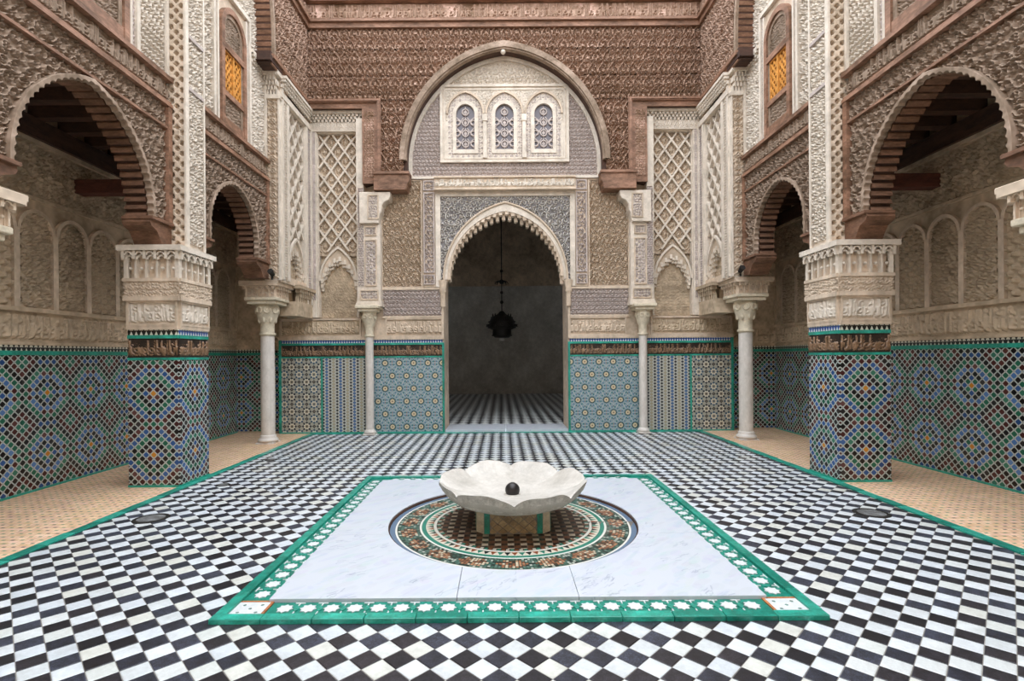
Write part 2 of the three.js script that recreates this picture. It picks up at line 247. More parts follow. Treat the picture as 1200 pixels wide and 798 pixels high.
const zRose = std({ map: ctex(384, 686, 0.289, 0.516, (x, w, h) => { // rosettes on pale blue
  x.fillStyle = '#8b9ca0'; x.fillRect(0, 0, w, h);
  const all = [[0.5, 0.25], [0, 0.75], [1, 0.75], [0.5, 1.25], [0.5, -0.75], [0, -0.25], [1, -0.25]];
  x.strokeStyle = '#c4cac6'; x.lineWidth = 6; for (const [a, b] of all) for (let q = 0; q < 12; q++) { x.beginPath(); x.moveTo(a * w, b * h); x.lineTo(a * w + Math.cos(q * PI / 6) * w * 0.6, b * h + Math.sin(q * PI / 6) * w * 0.6); x.stroke(); }
  for (const [a, b] of all) { for (let q = 0; q < 12; q++) { const an = (q + 0.5) * PI / 6; x.fillStyle = q % 2 ? '#2f6f73' : '#54798f'; x.beginPath(); x.arc(a * w + Math.cos(an) * w * 0.4, b * h + Math.sin(an) * w * 0.4, w * 0.055, 0, 7); x.fill(); }
    x.fillStyle = '#5c7f84'; star(x, a * w, b * h, w * 0.3, w * 0.23, 12); x.fill(); x.fillStyle = '#26302f'; star(x, a * w, b * h, w * 0.235, w * 0.19, 12); x.fill(); x.fillStyle = '#cbbd9c'; x.beginPath(); x.arc(a * w, b * h, w * 0.16, 0, 7); x.fill(); x.fillStyle = '#6b4b36'; star(x, a * w, b * h, w * 0.07, w * 0.035, 8); x.fill(); }
  x.fillStyle = '#7a4632'; for (const [a, b] of [[0, 0.25], [1, 0.25], [0.5, 0.75]]) for (const o of [-0.05, 0.05]) { star(x, a * w, (b + o) * h, w * 0.05, w * 0.03, 4); x.fill(); }
  x.fillStyle = '#1d2326'; for (const [a, b] of [[0.5, 0.5], [0, 0], [1, 0], [0, 1], [1, 1], [0.5, 0], [0.5, 1], [0, 0.5], [1, 0.5]]) { star(x, a * w, b * h, w * 0.05, w * 0.03, 4); x.fill(); }
}), roughness: 0.25 });
const merlonTex = (bg, fg, p) => std({ map: ctex(64, 64, p, 0.065, (x, n) => { x.fillStyle = bg; x.fillRect(0, 0, n, n); x.fillStyle = fg; x.beginPath(); x.moveTo(n * 0.08, n); x.lineTo(n * 0.5, n * 0.1); x.lineTo(n * 0.92, n); x.fill(); }), roughness: 0.3 });
const merBlue = merlonTex('#27509a', '#d8dbd2', 0.05), merBlack = merlonTex('#1b1816', '#d8d6c6', 0.06);
const bandBrown = std({ map: noiseTex(22, '#86694f', 0.45, 0.5, { warm: 0.3 }), roughness: 0.4 });
const bandDark = std({ map: noiseTex(23, '#352a23', 0.4, 0.5), roughness: 0.35 });
const paving = std({ map: ctex(1024, 1024, 1.6, 1.6, (x, n) => { // small terracotta bricks with green dabs
  const r = rng(44), k = 20, c = n / k; x.fillStyle = '#c3a688'; x.fillRect(0, 0, n, n);
  for (let j = 0; j < k * 2; j++) for (let i = 0; i < k; i++) { const v = r(); x.fillStyle = `rgb(${205 + v * 30},${160 + v * 32 + r() * 10},${122 + v * 34 + r() * 16})`; x.fillRect((i + (j % 2) * 0.5) * c + 2, j * c / 2 + 2, c - 4, c / 2 - 4); if (j % 2 === 0) { x.fillStyle = r() < 0.7 ? '#6f8a68' : '#5a5f52'; x.fillRect((i + 0.3) * c, j * c / 2 + c * 0.12, c * 0.4, c * 0.26); } }
}), roughness: 0.7 });

// ------------------------------------------------------------------ dimensions (metres; d = distance in front of the camera plane)
const D = 10.3, XW = 4.18, XP = 3.97, XG = 5.58, SPLIT = [6.1, 6.69];
const FM = frontM(D);

// ------------------------------------------------------------------ floor
{
  const fl = struct('floor', 'black and white checkered tile floor of the open court', 'floor');
  part(fl, 'mortar_bed', B(-4.0, 4.0, -0.08, -0.004, -10.3, 4.2), M.grout);
  const P = 0.1714, h = P / 2 - 0.0025, tiles = [];
  const d0 = 2.948, x0 = -1.571, white = ['#c9cdce', '#c5c9c9', '#d0d4d5', '#cbcec9', '#cbd0d3', '#c3c8cb', '#ced1cf', '#c9c9c0'], black = ['#2a2b33', '#1f1d21', '#363842', '#2b282c'];
  const ws = white.map((c, i) => std({ map: noiseTex(60 + i, c, 0.07, 0.35), roughness: 0.34 })), bs = black.map((c, i) => std({ map: noiseTex(70 + i, c, 0.5, 0.22, { oct: [[12, 0.4], [40, 0.6], [110, 0.7]] }), roughness: 0.34 }));
  const r = rng(5), geo = new THREE.BufferGeometry();
  { const v = [[0, -h], [h, 0], [0, h], [-h, 0]], pos = [], t = 0.0025, q = 0.94; // a square tile set cornerwise with a chamfered edge
    const quad = (a, b, c, d) => pos.push(...a, ...b, ...c, ...a, ...c, ...d);
    const T = v.map(([x, z]) => [x * q, 0, z * q]), L = v.map(([x, z]) => [x, -t, z]);
    quad(T[3], T[2], T[1], T[0]); for (let i = 0; i < 4; i++) { const j = (i + 1) % 4; quad(L[i], T[i], T[j], L[j]); }
    geo.setAttribute('position', new THREE.Float32BufferAttribute(pos, 3)); geo.computeVertexNormals(); boxUV(geo); }
  for (let i = -40; i <= 80; i++) for (let j = -70; j <= 130; j++) {
    const x = x0 + i * P / 2, d = d0 - P / 2 + j * P / 2; if ((i + j) % 2) continue;
    if (Math.abs(x) > 3.9 || d > 10.27 || d < -1.4) continue;
    if (Math.abs(x) < 1.78 && d > 2.96 && d < 6.47) continue;
    tiles.push({ x, d, w: i % 2 === 0, k: r(), a: (r() - 0.5) * 0.05, y: (r() - 0.5) * 0.0016 });
  }
  const seen = tiles.filter((t) => t.d > 1.5 && Math.abs(588 + 595 * (t.x + 0.09) / t.d - 600) < 600).sort((a, b) => a.d - b.d);
  const near = new Set(seen.slice(0, 300));
  for (const t of near) {
    const set = t.w ? ws : bs, m = new THREE.Mesh(geo, set[Math.floor(t.k * set.length)]); m.name = numbered('floor_tile'); m.position.set(t.x, t.y, -t.d); m.rotation.y = t.a * 0.3; m.castShadow = m.receiveShadow = true; fl.add(m);
  }
  for (const w of [true, false]) (w ? ws : bs).forEach((mat, q, set) => {
    const gs = tiles.filter((t) => !near.has(t) && t.w === w && Math.floor(t.k * set.length) === q).map((t) => { const g = geo.clone(); g.translate(t.x, t.y, -t.d); return g; });
    const m = part(fl, w ? 'white_tiles' : 'black_tiles', mergeGeometries(gs), mat); m.userData.kind = 'stuff';
  });
  for (const s of [-1, 1]) {
    const xs = [s * 3.875, s * 3.975];
    for (let d = -1.5; d < 10.2; d += 0.3) part(fl, 'border_strip', RB(xs[0], xs[1], -0.03, 0.012 + (Math.abs(Math.sin(d * 7)) - 0.5) * 0.004, -d - 0.296, -d, 0.005), Math.sin(d * 31) > 0.5 ? M.greenDark : M.green);
    part(fl, 'gallery_paving', B(s * 3.975, s * 5.7, -0.08, 0.006, -10.6, 4.2), paving);
  }
  for (let x = -3.9; x < 3.85; x += 0.312) part(fl, 'border_strip', RB(x, x + 0.309, -0.03, 0.013, -10.3, -10.2, 0.005), Math.sin(x * 23) > 0.4 ? M.greenDark : M.green);
}

// ------------------------------------------------------------------ fountain platform
{
  const cd = 4.72, hw = 1.81, hd = 1.77, p = thing('fountain_platform', 'square white marble platform edged with green and star tiles, sunk mosaic circle within', 'platform', [0, 0, -cd]);
  const z0 = -cd + hd, z1 = -cd - hd, W = 0.07;
  for (let i = 0; i < 12; i++) { const a = lerp(-hw, hw, i / 12), b = lerp(-hw, hw, (i + 1) / 12) - 0.002, m = Math.sin(i * 5.1) > 0.6 ? M.greenDark : M.green; part(p, 'kerb_tile', RB(a, b, -0.03, 0.03, z0, z0 - W), m); part(p, 'kerb_tile', RB(a, b, -0.03, 0.03, z1, z1 + W), m);
    const c = lerp(z1 + W, z0 - W, i / 12), e = lerp(z1 + W, z0 - W, (i + 1) / 12) - 0.002; part(p, 'kerb_tile', RB(-hw, -hw + W, -0.03, 0.03, c, e), m); part(p, 'kerb_tile', RB(hw - W, hw, -0.03, 0.03, c, e), m); }
  const mi = 1.565, miz = 1.53, bw0 = hw - W, bd0 = hd - W; // marble half sizes, band outer half sizes
  parts(p, 'star_band', [B(-bw0, bw0, -0.03, 0.010, -cd + bd0, -cd + miz), B(-bw0, bw0, -0.03, 0.010, -cd - bd0, -cd - miz), B(-bw0, -mi, -0.03, 0.010, -cd - miz, -cd + miz), B(mi, bw0, -0.03, 0.010, -cd - miz, -cd + miz)], M.greenDark);
  // eight-pointed white star tiles and white slips between them
  const sp = []; for (let i = 0; i < 16; i++) { const a = i * PI / 8, q = i % 2 ? 0.036 : 0.05; sp.push([q * Math.cos(a), q * Math.sin(a)]); }
  const sg = extr(sp, 0.005, [], 0.001); sg.rotateX(-PI / 2); boxUV(sg);
  const tg = clean(extr([[-0.03, 0.072], [-0.03, 0.064], [-0.004, 0.064], [-0.004, 0.036], [0.004, 0.036], [0.004, 0.064], [0.03, 0.064], [0.03, 0.072]], 0.005)); tg.rotateX(-PI / 2); boxUV(tg);
  const lg = extr([[0, -0.032], [0.02, 0], [0, 0.032], [-0.02, 0]], 0.0045); lg.rotateX(-PI / 2); boxUV(lg);
  const run = (x0, zz0, x1, zz1, n, rot) => { for (let i = 0; i < n; i++) { const t = (i + 0.5) / n, x = lerp(x0, x1, t), z = lerp(zz0, zz1, t);
    const m = new THREE.Mesh(sg, M.whiteTile); m.name = 'star_tile'; m.position.set(x, 0.0105, z + cd); m.castShadow = m.receiveShadow = true; p.add(m);
    if (i < n - 1) { const u = (i + 1) / n; for (const e of [0, PI]) { const k = new THREE.Mesh(tg, M.whiteTile); k.name = 'tile_slip'; k.position.set(lerp(x0, x1, u), 0.0102, lerp(zz0, zz1, u) + cd); k.rotation.y = rot + e; p.add(k); } const l = new THREE.Mesh(lg, M.green); l.name = 'lozenge_tile'; l.position.set(lerp(x0, x1, u), 0.0104, lerp(zz0, zz1, u) + cd); l.rotation.y = rot; p.add(l); } } };
  const bx = (bw0 + mi) / 2, bz = (bd0 + miz) / 2;
  run(-1.5, -cd + bz, 1.5, -cd + bz, 21, 0); run(-1.5, -cd - bz, 1.5, -cd - bz, 21, 0); run(-bx, -cd - 1.6, -bx, -cd + 1.5, 21, PI / 2); run(bx, -cd - 1.6, bx, -cd + 1.5, 21, PI / 2);
  const ev = new Evaluator(); ev.attributes = ['position', 'normal', 'uv'];
  for (const s of [-1, 1]) { // perforated marble drain tile in each camera-side corner
    const body = new Brush(B(-0.1, 0.1, -0.01, 0.016, -0.085, 0.085)); let res = body;
    for (const [a, b] of [[0, 0], [-0.055, -0.045], [0.055, -0.045], [-0.055, 0.045], [0.055, 0.045]]) { const c = new Brush(new THREE.CylinderGeometry(0.011, 0.011, 0.1, 14)); c.position.set(a, 0, b); c.updateMatrixWorld(); res = ev.evaluate(res, c, SUBTRACTION); }
    const g = res.geometry; g.translate(s * (bx - 0.012), 0, -cd + bz); const t = part(p, 'drain_tile', g, M.whiteTile); t.userData.label = 'white marble square pierced with five drain holes';
    part(t, 'well', B(s * (bx - 0.012) - 0.09, s * (bx - 0.012) + 0.09, -0.03, -0.008, -cd + bz - 0.08, -cd + bz + 0.08), M.iron);
    parts(p, 'rusty_edging', [B(s * (bx - 0.115) - 0.008, s * (bx - 0.115) + 0.008, 0, 0.018, -cd + bd0, -cd + miz), B(s * mi - s * 0.02, s * bw0, 0, 0.018, -cd + miz - 0.012, -cd + miz + 0.004)], M.rust);
  }
  // six marble slabs around the circle
  const R = 1.13, xs = [-mi, -0.385, 0.385, mi], zs = [-cd + miz, -cd + 0.39, -cd - miz];
  for (let i = 0; i < 3; i++) for (let j = 0; j < 2; j++) {
    const b = new Brush(RB(xs[i] + 0.0015, xs[i + 1] - 0.0015, -0.06, 0.034, zs[j] - 0.0015, zs[j + 1] + 0.0015, 0.003)); const c = new Brush(new THREE.CylinderGeometry(R, R, 0.4, 96)); c.position.set(0, 0, -cd); c.updateMatrixWorld();
    const g = ev.evaluate(b, c, SUBTRACTION).geometry; const n = g.attributes.position.count; if (!n) continue;
    part(p, 'marble_slab', g, M.marble);
  }
  const circ = std({ map: ctex(2048, 2048, 1, 1, (x, n) => { // mosaic laid in rings
    const c = n / 2, r = rng(9), ring = (a, b, col) => { x.fillStyle = col; x.beginPath(); x.arc(c, c, c * b, 0, 7); x.arc(c, c, c * a, 0, 7, true); x.fill(); };
    const seg = (a, b, k, cols, gap = 0.004) => { for (let i = 0; i < k; i++) { const a0 = i / k * 2 * PI + gap, a1 = (i + 1) / k * 2 * PI - gap; x.fillStyle = cols[i % cols.length]; x.beginPath(); x.arc(c, c, c * b, a0, a1); x.arc(c, c, c * a, a1, a0, true); x.fill(); } };
    x.fillStyle = '#6f6a60'; x.fillRect(0, 0, n, n);
    ring(0.945, 1, '#5d7186'); ring(0.93, 0.945, '#d6d3c8'); ring(0.755, 0.93, '#2c3a33');
    for (let q = 0; q < 7; q++) { const a = 0.76 + q * 0.024; const k = 240; for (let i = 0; i < k; i++) { const med = Math.hypot(((i + 5) % 12) - 5.5, (q - 3) * 1.7) < 4.6, v = r(), cols = med ? ['#9a6242', '#ab7a58', '#c9b79c', '#7d4a31', '#3b2c22'] : ['#42665a', '#1f2a26', '#a9ada0', '#375a4b', '#5a7568']; x.fillStyle = cols[Math.floor(v * 5)]; const a0 = i / k * 2 * PI; x.beginPath(); x.arc(c, c, c * (a + 0.02), a0 + 0.003, a0 + 2 * PI / k - 0.003); x.arc(c, c, c * a, a0 + 2 * PI / k - 0.003, a0 + 0.003, true); x.fill(); } }
    ring(0.738, 0.755, '#d9d6ca'); ring(0.705, 0.738, '#2f7f6b'); ring(0.64, 0.705, '#d4cbb8'); 
    for (let i = 0; i < 84; i++) { const a = i / 84 * 2 * PI, w = PI / 84; x.fillStyle = ['#8a4a2c', '#1e2926', '#2e7d68'][i % 3]; x.beginPath(); x.moveTo(c + c * 0.645 * Math.cos(a - w), c + c * 0.645 * Math.sin(a - w)); x.lineTo(c + c * 0.7 * Math.cos(a), c + c * 0.7 * Math.sin(a)); x.lineTo(c + c * 0.645 * Math.cos(a + w), c + c * 0.645 * Math.sin(a + w)); x.fill(); }
    ring(0.62, 0.64, '#d9d6ca'); ring(0.585, 0.62, '#2b2420'); seg(0.588, 0.617, 120, ['#2f7f6b', '#b9b2a2', '#7a4428'], 0.006);
    x.save(); x.beginPath(); x.arc(c, c, c * 0.585, 0, 7); x.clip(); const t = c * 0.047; for (let j = -14; j < 14; j++) for (let i = -14; i < 14; i++) { const m = ((i % 2) + 2) % 2 + 2 * (((j % 2) + 2) % 2); x.fillStyle = ['#241a15', '#a3937c', '#5c3822', '#2a1d17'][m]; x.fillRect(c + i * t + 1, c + j * t + 1, t - 2, t - 2); } x.restore();
  }), roughness: 0.3 });
  const disc = new THREE.CircleGeometry(R, 96); disc.rotateX(-PI / 2); disc.translate(0, 0.004, -cd); part(p, 'ring_mosaic', disc, circ, null, { keepUV: true });
  part(p, 'pool_bed', (() => { const g = new THREE.CylinderGeometry(R + 0.02, R + 0.02, 0.04, 64); g.translate(0, -0.0225, -cd); return g; })(), M.grout);
  part(p, 'pool_rim', (() => { const g = lathe([[R - 0.001, 0], [R - 0.001, 0.026], [R - 0.012, 0.027], [R - 0.014, 0]], 0, -cd, 0, 96); return g; })(), M.woodDark);
}
// ------------------------------------------------------------------ fountain
{
  const cd = 4.72, f = thing('fountain', 'white scalloped marble fountain bowl on a low tiled pedestal', 'fountain', [0, 0, -cd]), yb = 0.005;
  const oct = (R, t) => { const o = []; for (const [a, b] of [[1, t], [t, 1], [-t, 1], [-1, t], [-1, -t], [-t, -1], [t, -1], [1, -t]]) o.push([a * R, b * R]); return o; };
  const eg = extr(oct(0.325, 0.78), 0.19); eg.rotateX(-PI / 2); eg.translate(0, yb, -cd);
  const ped = part(f, 'pedestal', eg, M.grout);
  const tc = ['#a08a68', '#93805f', '#ab9773', '#8a7a5e'].map((c, i) => std({ map: noiseTex(80 + i, c, 0.2, 0.3), roughness: 0.35 })), pc = std({ map: noiseTex(85, '#cbbfa4', 0.15, 0.3), roughness: 0.4 });
  for (let k = 0; k < 4; k++) { // each broad face: lozenge tiles between green strips
    const Mk = new THREE.Matrix4().makeTranslation(0, 0, -cd).multiply(new THREE.Matrix4().makeRotationY(k * PI / 2)).multiply(new THREE.Matrix4().makeTranslation(0, yb, 0.325));
    for (const s of [-1, 1]) part(ped, 'green_strip', RB(s * 0.253, s * 0.205, 0.004, 0.186, -0.01, 0.004, 0.003), M.green, Mk.clone());
    const q = 0.058; for (let j = 0; j < 5; j++) for (let i = -4; i <= 4; i++) { if ((i + j) % 2) continue; const u = i * q * 0.86 * 0.92, v = 0.02 + j * 0.037; if (Math.abs(u) > 0.19) continue;
      const top = Math.min(0.184, v + 0.035), bot = Math.max(0.006, v - 0.035), wl = Math.max(-0.203, u - 0.042), wr = Math.min(0.203, u + 0.042); const pts = []; const cl = (a, b) => pts.push([clamp(a, wl, wr), clamp(b, bot, top)]);
      cl(u, v - 0.034); cl(u + 0.041, v); cl(u, v + 0.034); cl(u - 0.041, v); part(ped, 'lozenge_tile', extr(pts, 0.006), tc[(i * 7 + j * 3 + 70) % 4], Mk.clone()); }
    const Mc = new THREE.Matrix4().makeTranslation(0, yb, -cd).multiply(new THREE.Matrix4().makeRotationY(k * PI / 2 + PI / 4)); part(ped, 'corner_facing', RB(-0.046, 0.046, 0.004, 0.186, 0.40, 0.412, 0.003), pc, Mc);
  }
  // bowl: lobed shell, thick, rim cut into scallops
  const NA = 192, rows = [], R0 = 0.685, lob = (a) => { return Math.abs(Math.sin(4 * (a - PI / 2))); };
  const rimY = (a) => 0.392 + 0.036 * Math.pow(lob(a), 0.8) - 0.026 * Math.pow(1 - lob(a), 3) - 0.012 * Math.sin(a) + 0.009 * Math.sin(3 * a + 1) + 0.006 * Math.sin(13 * a + 2), rimR = (a) => R0 * (0.972 + 0.03 * Math.pow(lob(a), 0.7) + 0.02 * Math.pow(1 - lob(a), 5) + 0.008 * Math.sin(4 * a + 0.5));
  const prof = [[0, 0.183, 0], [0.48, 0.183, 0], [0.66, 0.2, 0], [0.81, 0.238, 0.05], [0.905, 0.285, 0.2], [0.965, 0.335, 0.5], [1, 1, 1]]; // outside, radius share, height, share of the scallop
  const inner = [[0.97, 1, 1], [0.9, 0.362, 0.5], [0.76, 0.315, 0.16], [0.5, 0.28, 0.0], [0.25, 0.262, 0], [0, 0.258, 0]];
  const mk = (list, inn) => { const pos = [], idx = []; list.forEach(([rr, yy, k]) => { for (let i = 0; i <= NA; i++) { const a = i / NA * 2 * PI, q = rr * lerp(R0 * 0.975, rimR(a), k), y = yy === 1 ? rimY(a) - (inn ? 0.004 : 0) : yy + k * (rimY(a) - 0.405) + (inn ? 0.012 * k * (lob(a) - 0.6) : 0.0); pos.push(q * Math.cos(a), y, q * Math.sin(a)); } });
    for (let j = 0; j < list.length - 1; j++) for (let i = 0; i < NA; i++) { const a = j * (NA + 1) + i, b = a + 1, c = a + NA + 1, d = c + 1; idx.push(a, c, b, b, c, d); } const g = new THREE.BufferGeometry(); g.setAttribute('position', new THREE.Float32BufferAttribute(pos, 3)); g.setIndex(idx); g.computeVertexNormals(); g.translate(0, 0, -cd); return g; };
  const bowl = part(f, 'bowl', mk(prof, false), M.bowlOut, null, { indexed: true });
  part(bowl, 'polished_inside', mk([[1.0, 1, 1], ...inner], true), M.bowl, null, { indexed: true });
  const ball = new THREE.SphereGeometry(0.068, 32, 20); ball.translate(0, 0.305, -cd); const sp = part(f, 'spout_ball', ball, M.bronze); sp.userData.label = 'dark polished ball spout';
  part(f, 'spout_collar', lathe([[0.05, 0.25], [0.085, 0.25], [0.08, 0.266], [0.05, 0.27]], 0, -cd), M.bowl);
}
// ------------------------------------------------------------------ floor drains
for (const [x, d, r, lab] of [[-3.5, 4.92, 0.15, 'round iron drain cover in the checkered floor, before the pier'], [3.48, 4.92, 0.15, 'round iron drain cover in the checkered floor, before the pier'], [-3.5, 6.2, 0.07, 'small dark drain cap beside the pier and green strip'], [-3.6, 7.7, 0.08, 'small rusty drain cap by the green strip, before the marble column']]) {
  const g = thing('floor_drain', lab, 'drain', [x, 0, -d], r > 0.1 ? 'drain grates before the piers' : undefined);
  part(g, 'grate_rim', lathe([[r * 0.8, 0], [r * 0.8, 0.006], [r, 0.005], [r + 0.01, 0]], x, -d), M.iron);
  part(g, 'grate', [...[-0.6, -0.3, 0, 0.3, 0.6].map((k) => { const l = Math.sqrt(1 - k * k) * r * 0.82; return B(x - l, x + l, 0, 0.004, -d + k * r * 0.8 - 0.008, -d + k * r * 0.8 + 0.008); }), (() => { const c = new THREE.CylinderGeometry(r * 0.82, r * 0.82, 0.003, 32); c.translate(x, 0.001, -d); return c; })()], M.drain);
}

// ------------------------------------------------------------------ shared ornament builders
// dado in the local frame: tile field, green fillets, carved glazed inscription band, merlon row
function dado(parent, u0, u1, Mx, fields, opt = {}) {
  const n = opt.n ?? 0, mer = opt.mer ?? merBlue, f = 0.012;
  for (const [a, b, mat] of fields) part(parent, 'tile_field', B(a, b, 0.03, 1.53, n - 0.02, n + f), mat, Mx.clone());
  parts(parent, 'green_fillet', [B(u0, u1, 1.53, 1.56, n - 0.02, n + 0.02), B(u0, u1, 1.79, 1.83, n - 0.02, n + 0.02), B(u0, u1, 0, 0.03, n - 0.02, n + 0.022)], M.green, Mx.clone());
  part(parent, 'band_ground', B(u0, u1, 1.56, 1.79, n - 0.02, n + 0.004), bandDark, Mx.clone());
  carve(parent, 'inscription_band', relief(u0, u1, 1.565, 1.785, 0.011, (u, v) => script.scaled(0.72, 0.74)(u, v - 1.56), 0.022, n - 0.004), bandBrown, Mx.clone());
  part(parent, 'merlon_row', B(u0, u1, 1.83, 1.895, n - 0.02, n + f), mer, Mx.clone());
}
// row of little niches on colonnettes, flaring outwards
function nicheRow(u0, u1, y0, y1, n0, n1, k) {
  const gs = [], w = (u1 - u0) / k, H = y1 - y0;
  gs.push(B(u0 - (n1 - n0), u1 + (n1 - n0), y1 - H * 0.16, y1, -0.02, n1));
  for (let i = 0; i < k; i++) { const c = u0 + (i + 0.5) * w;
    for (const s of i ? [1] : [-1, 1]) { const g = B(c + s * w * 0.5 - w * 0.09, c + s * w * 0.5 + w * 0.09, y0, y1 - H * 0.2, -0.02, n0 + 0.012); gs.push(g); const h = B(c + s * w * 0.5 - w * 0.13, c + s * w * 0.5 + w * 0.13, y1 - H * 0.42, y1 - H * 0.16, -0.02, lerp(n0, n1, 0.7)); gs.push(h); }
    const a = new THREE.TorusGeometry(w * 0.34, w * 0.11, 6, 10, PI); a.translate(c, y1 - H * 0.42, n0 + 0.012); gs.push(a); const a2 = new THREE.TorusGeometry(w * 0.3, w * 0.09, 6, 10, PI); a2.translate(c, y1 - H * 0.3, lerp(n0, n1, 0.6)); gs.push(a2);
    const b = new THREE.SphereGeometry(w * 0.16, 8, 6); b.translate(c, y0 + H * 0.3, n0); gs.push(b);
  }
  return gs;
}
// hanging stalactite teeth in rows under a straight edge
function dentils(u0, u1, y0, y1, n0, n1, k, rows = 3) {
  const gs = [], H = (y1 - y0) / rows;
  for (let j = 0; j < rows; j++) for (let i = 0; i < k; i++) { const w = (u1 - u0) / k, c = u0 + (i + 0.5 + (j % 2) * 0.5) * w; if (c + w * 0.4 > u1 + 0.01) continue; gs.push(B(c - w * 0.32, c + w * 0.32, y0 + j * H, y0 + (j + 1.15) * H, n0 - 0.02, lerp(n0, n1, (j + 1) / rows))); }
  return gs;
}
// stalactite fringe following an arch curve
function archTeeth(pts, k, rows, size, nAt, dn = 0.42) {
  const gs = [], len = [0]; for (let i = 1; i < pts.length; i++) len.push(len[i - 1] + Math.hypot(pts[i][0] - pts[i - 1][0], pts[i][1] - pts[i - 1][1]));
  const at = (s) => { let i = 1; while (i < len.length - 1 && len[i] < s) i++; const t = (s - len[i - 1]) / (len[i] - len[i - 1]); return [lerp(pts[i - 1][0], pts[i][0], t), lerp(pts[i - 1][1], pts[i][1], t)]; };
  for (let j = 0; j < rows; j++) for (let i = 0; i < k; i++) { const [x, y] = at((i + 0.5 + (j % 2 ? 0.25 : -0.25)) / k * len[len.length - 1]), g = B(x - size * 0.34, x + size * 0.34, y - size * 0.3 - j * size * dn, y + size * 1.0 - j * size * dn, nAt(j) - size * 1.1, nAt(j)); gs.push(g); const t = new THREE.ConeGeometry(size * 0.36, size * 0.4, 4, 1); t.rotateY(PI / 4); t.rotateX(PI); t.translate(x, y - size * 0.46 - j * size * dn, nAt(j) - size * 0.4); gs.push(t); }
  return gs;
}
// lattice (sebka) panel: crossing ribs over leafy ground, blind stalactite arch below; local frame with u centred on 0
function lattice(wall, label, Mx, w, yTop, arch, mats) {
  const t = new THREE.Group(); t.name = 'lattice_panel'; t.userData = { label }; wall.add(t); const h = w / 2, y0 = 3.62;
  carve(t, 'leafy_ground', relief(-h, h, y0, yTop, 0.0125, (u, v) => rosette(u, v - y0), 0.035, -0.115), mats.ground, Mx.clone());
  const dx = 0.14, sl = 1.375;
  for (const s of [-1, 1]) for (let i = -20; i <= 30; i++) { // straight ribs clipped to the panel and to the arch head
    let c = i * 2 * dx + dx * 0, a = [], inside = (u, v) => u >= -h && u <= h && v >= y0 + 0.05 && v <= yTop && !(v < arch.top + 0.02 && Math.hypot(u, (v - arch.spring) / ((arch.top + 0.02 - arch.spring) / (h + 0.01))) < h + 0.01);
    for (let v = y0; v <= yTop + 0.001; v += 0.02) { const u = s * ((v - y0) / sl - c); if (inside(u, v)) a.push([u, v]); }
    if (a.length < 6) continue; const p = a[0], q = a[a.length - 1]; part(t, 'lattice_rib', bar(...p, ...q, 0.036, -0.09, s > 0 ? -0.03 : -0.038), mats.rib, Mx.clone());
  }
  // blind arch
  const outer = archPts(h, arch.spring, arch.top, 12), inn = archPts(h - 0.035, arch.spring, arch.top - 0.05, 12), low = archPts(h - 0.04, arch.spring - 0.12, arch.top - 0.26, 12);
  part(t, 'arch_moulding', band(outer, inn, 0.05), mats.rib, Mx.clone().multiply(new THREE.Matrix4().makeTranslation(0, 0, -0.055)));
  part(t, 'arch_field', band(inn, low, 0.03), mats.ground, Mx.clone().multiply(new THREE.Matrix4().makeTranslation(0, 0, -0.075)));
  part(t, 'stalactite_fringe', archTeeth(low, 11, 4, 0.068, (j) => -0.028 - 0.02 * j), mats.rib, Mx.clone());
  carve(t, 'niche_back', relief(-h, h, arch.sill, arch.top - 0.2, 0.0125, arabesque.scaled(0.5), 0.014, -0.16), mats.niche, Mx.clone());
  part(t, 'backing', B(-h - 0.01, h + 0.01, arch.sill - 0.02, yTop + 0.02, -0.24, -0.165), M.stucco, Mx.clone());
  parts(t, 'reveal', [B(-h - 0.03, -h, arch.sill, yTop, -0.2, -0.005), B(h, h + 0.03, arch.sill, yTop, -0.2, -0.005), B(-h - 0.03, h + 0.03, yTop, yTop + 0.04, -0.2, -0.005)], M.stuccoPale, Mx.clone());
  return t;
}

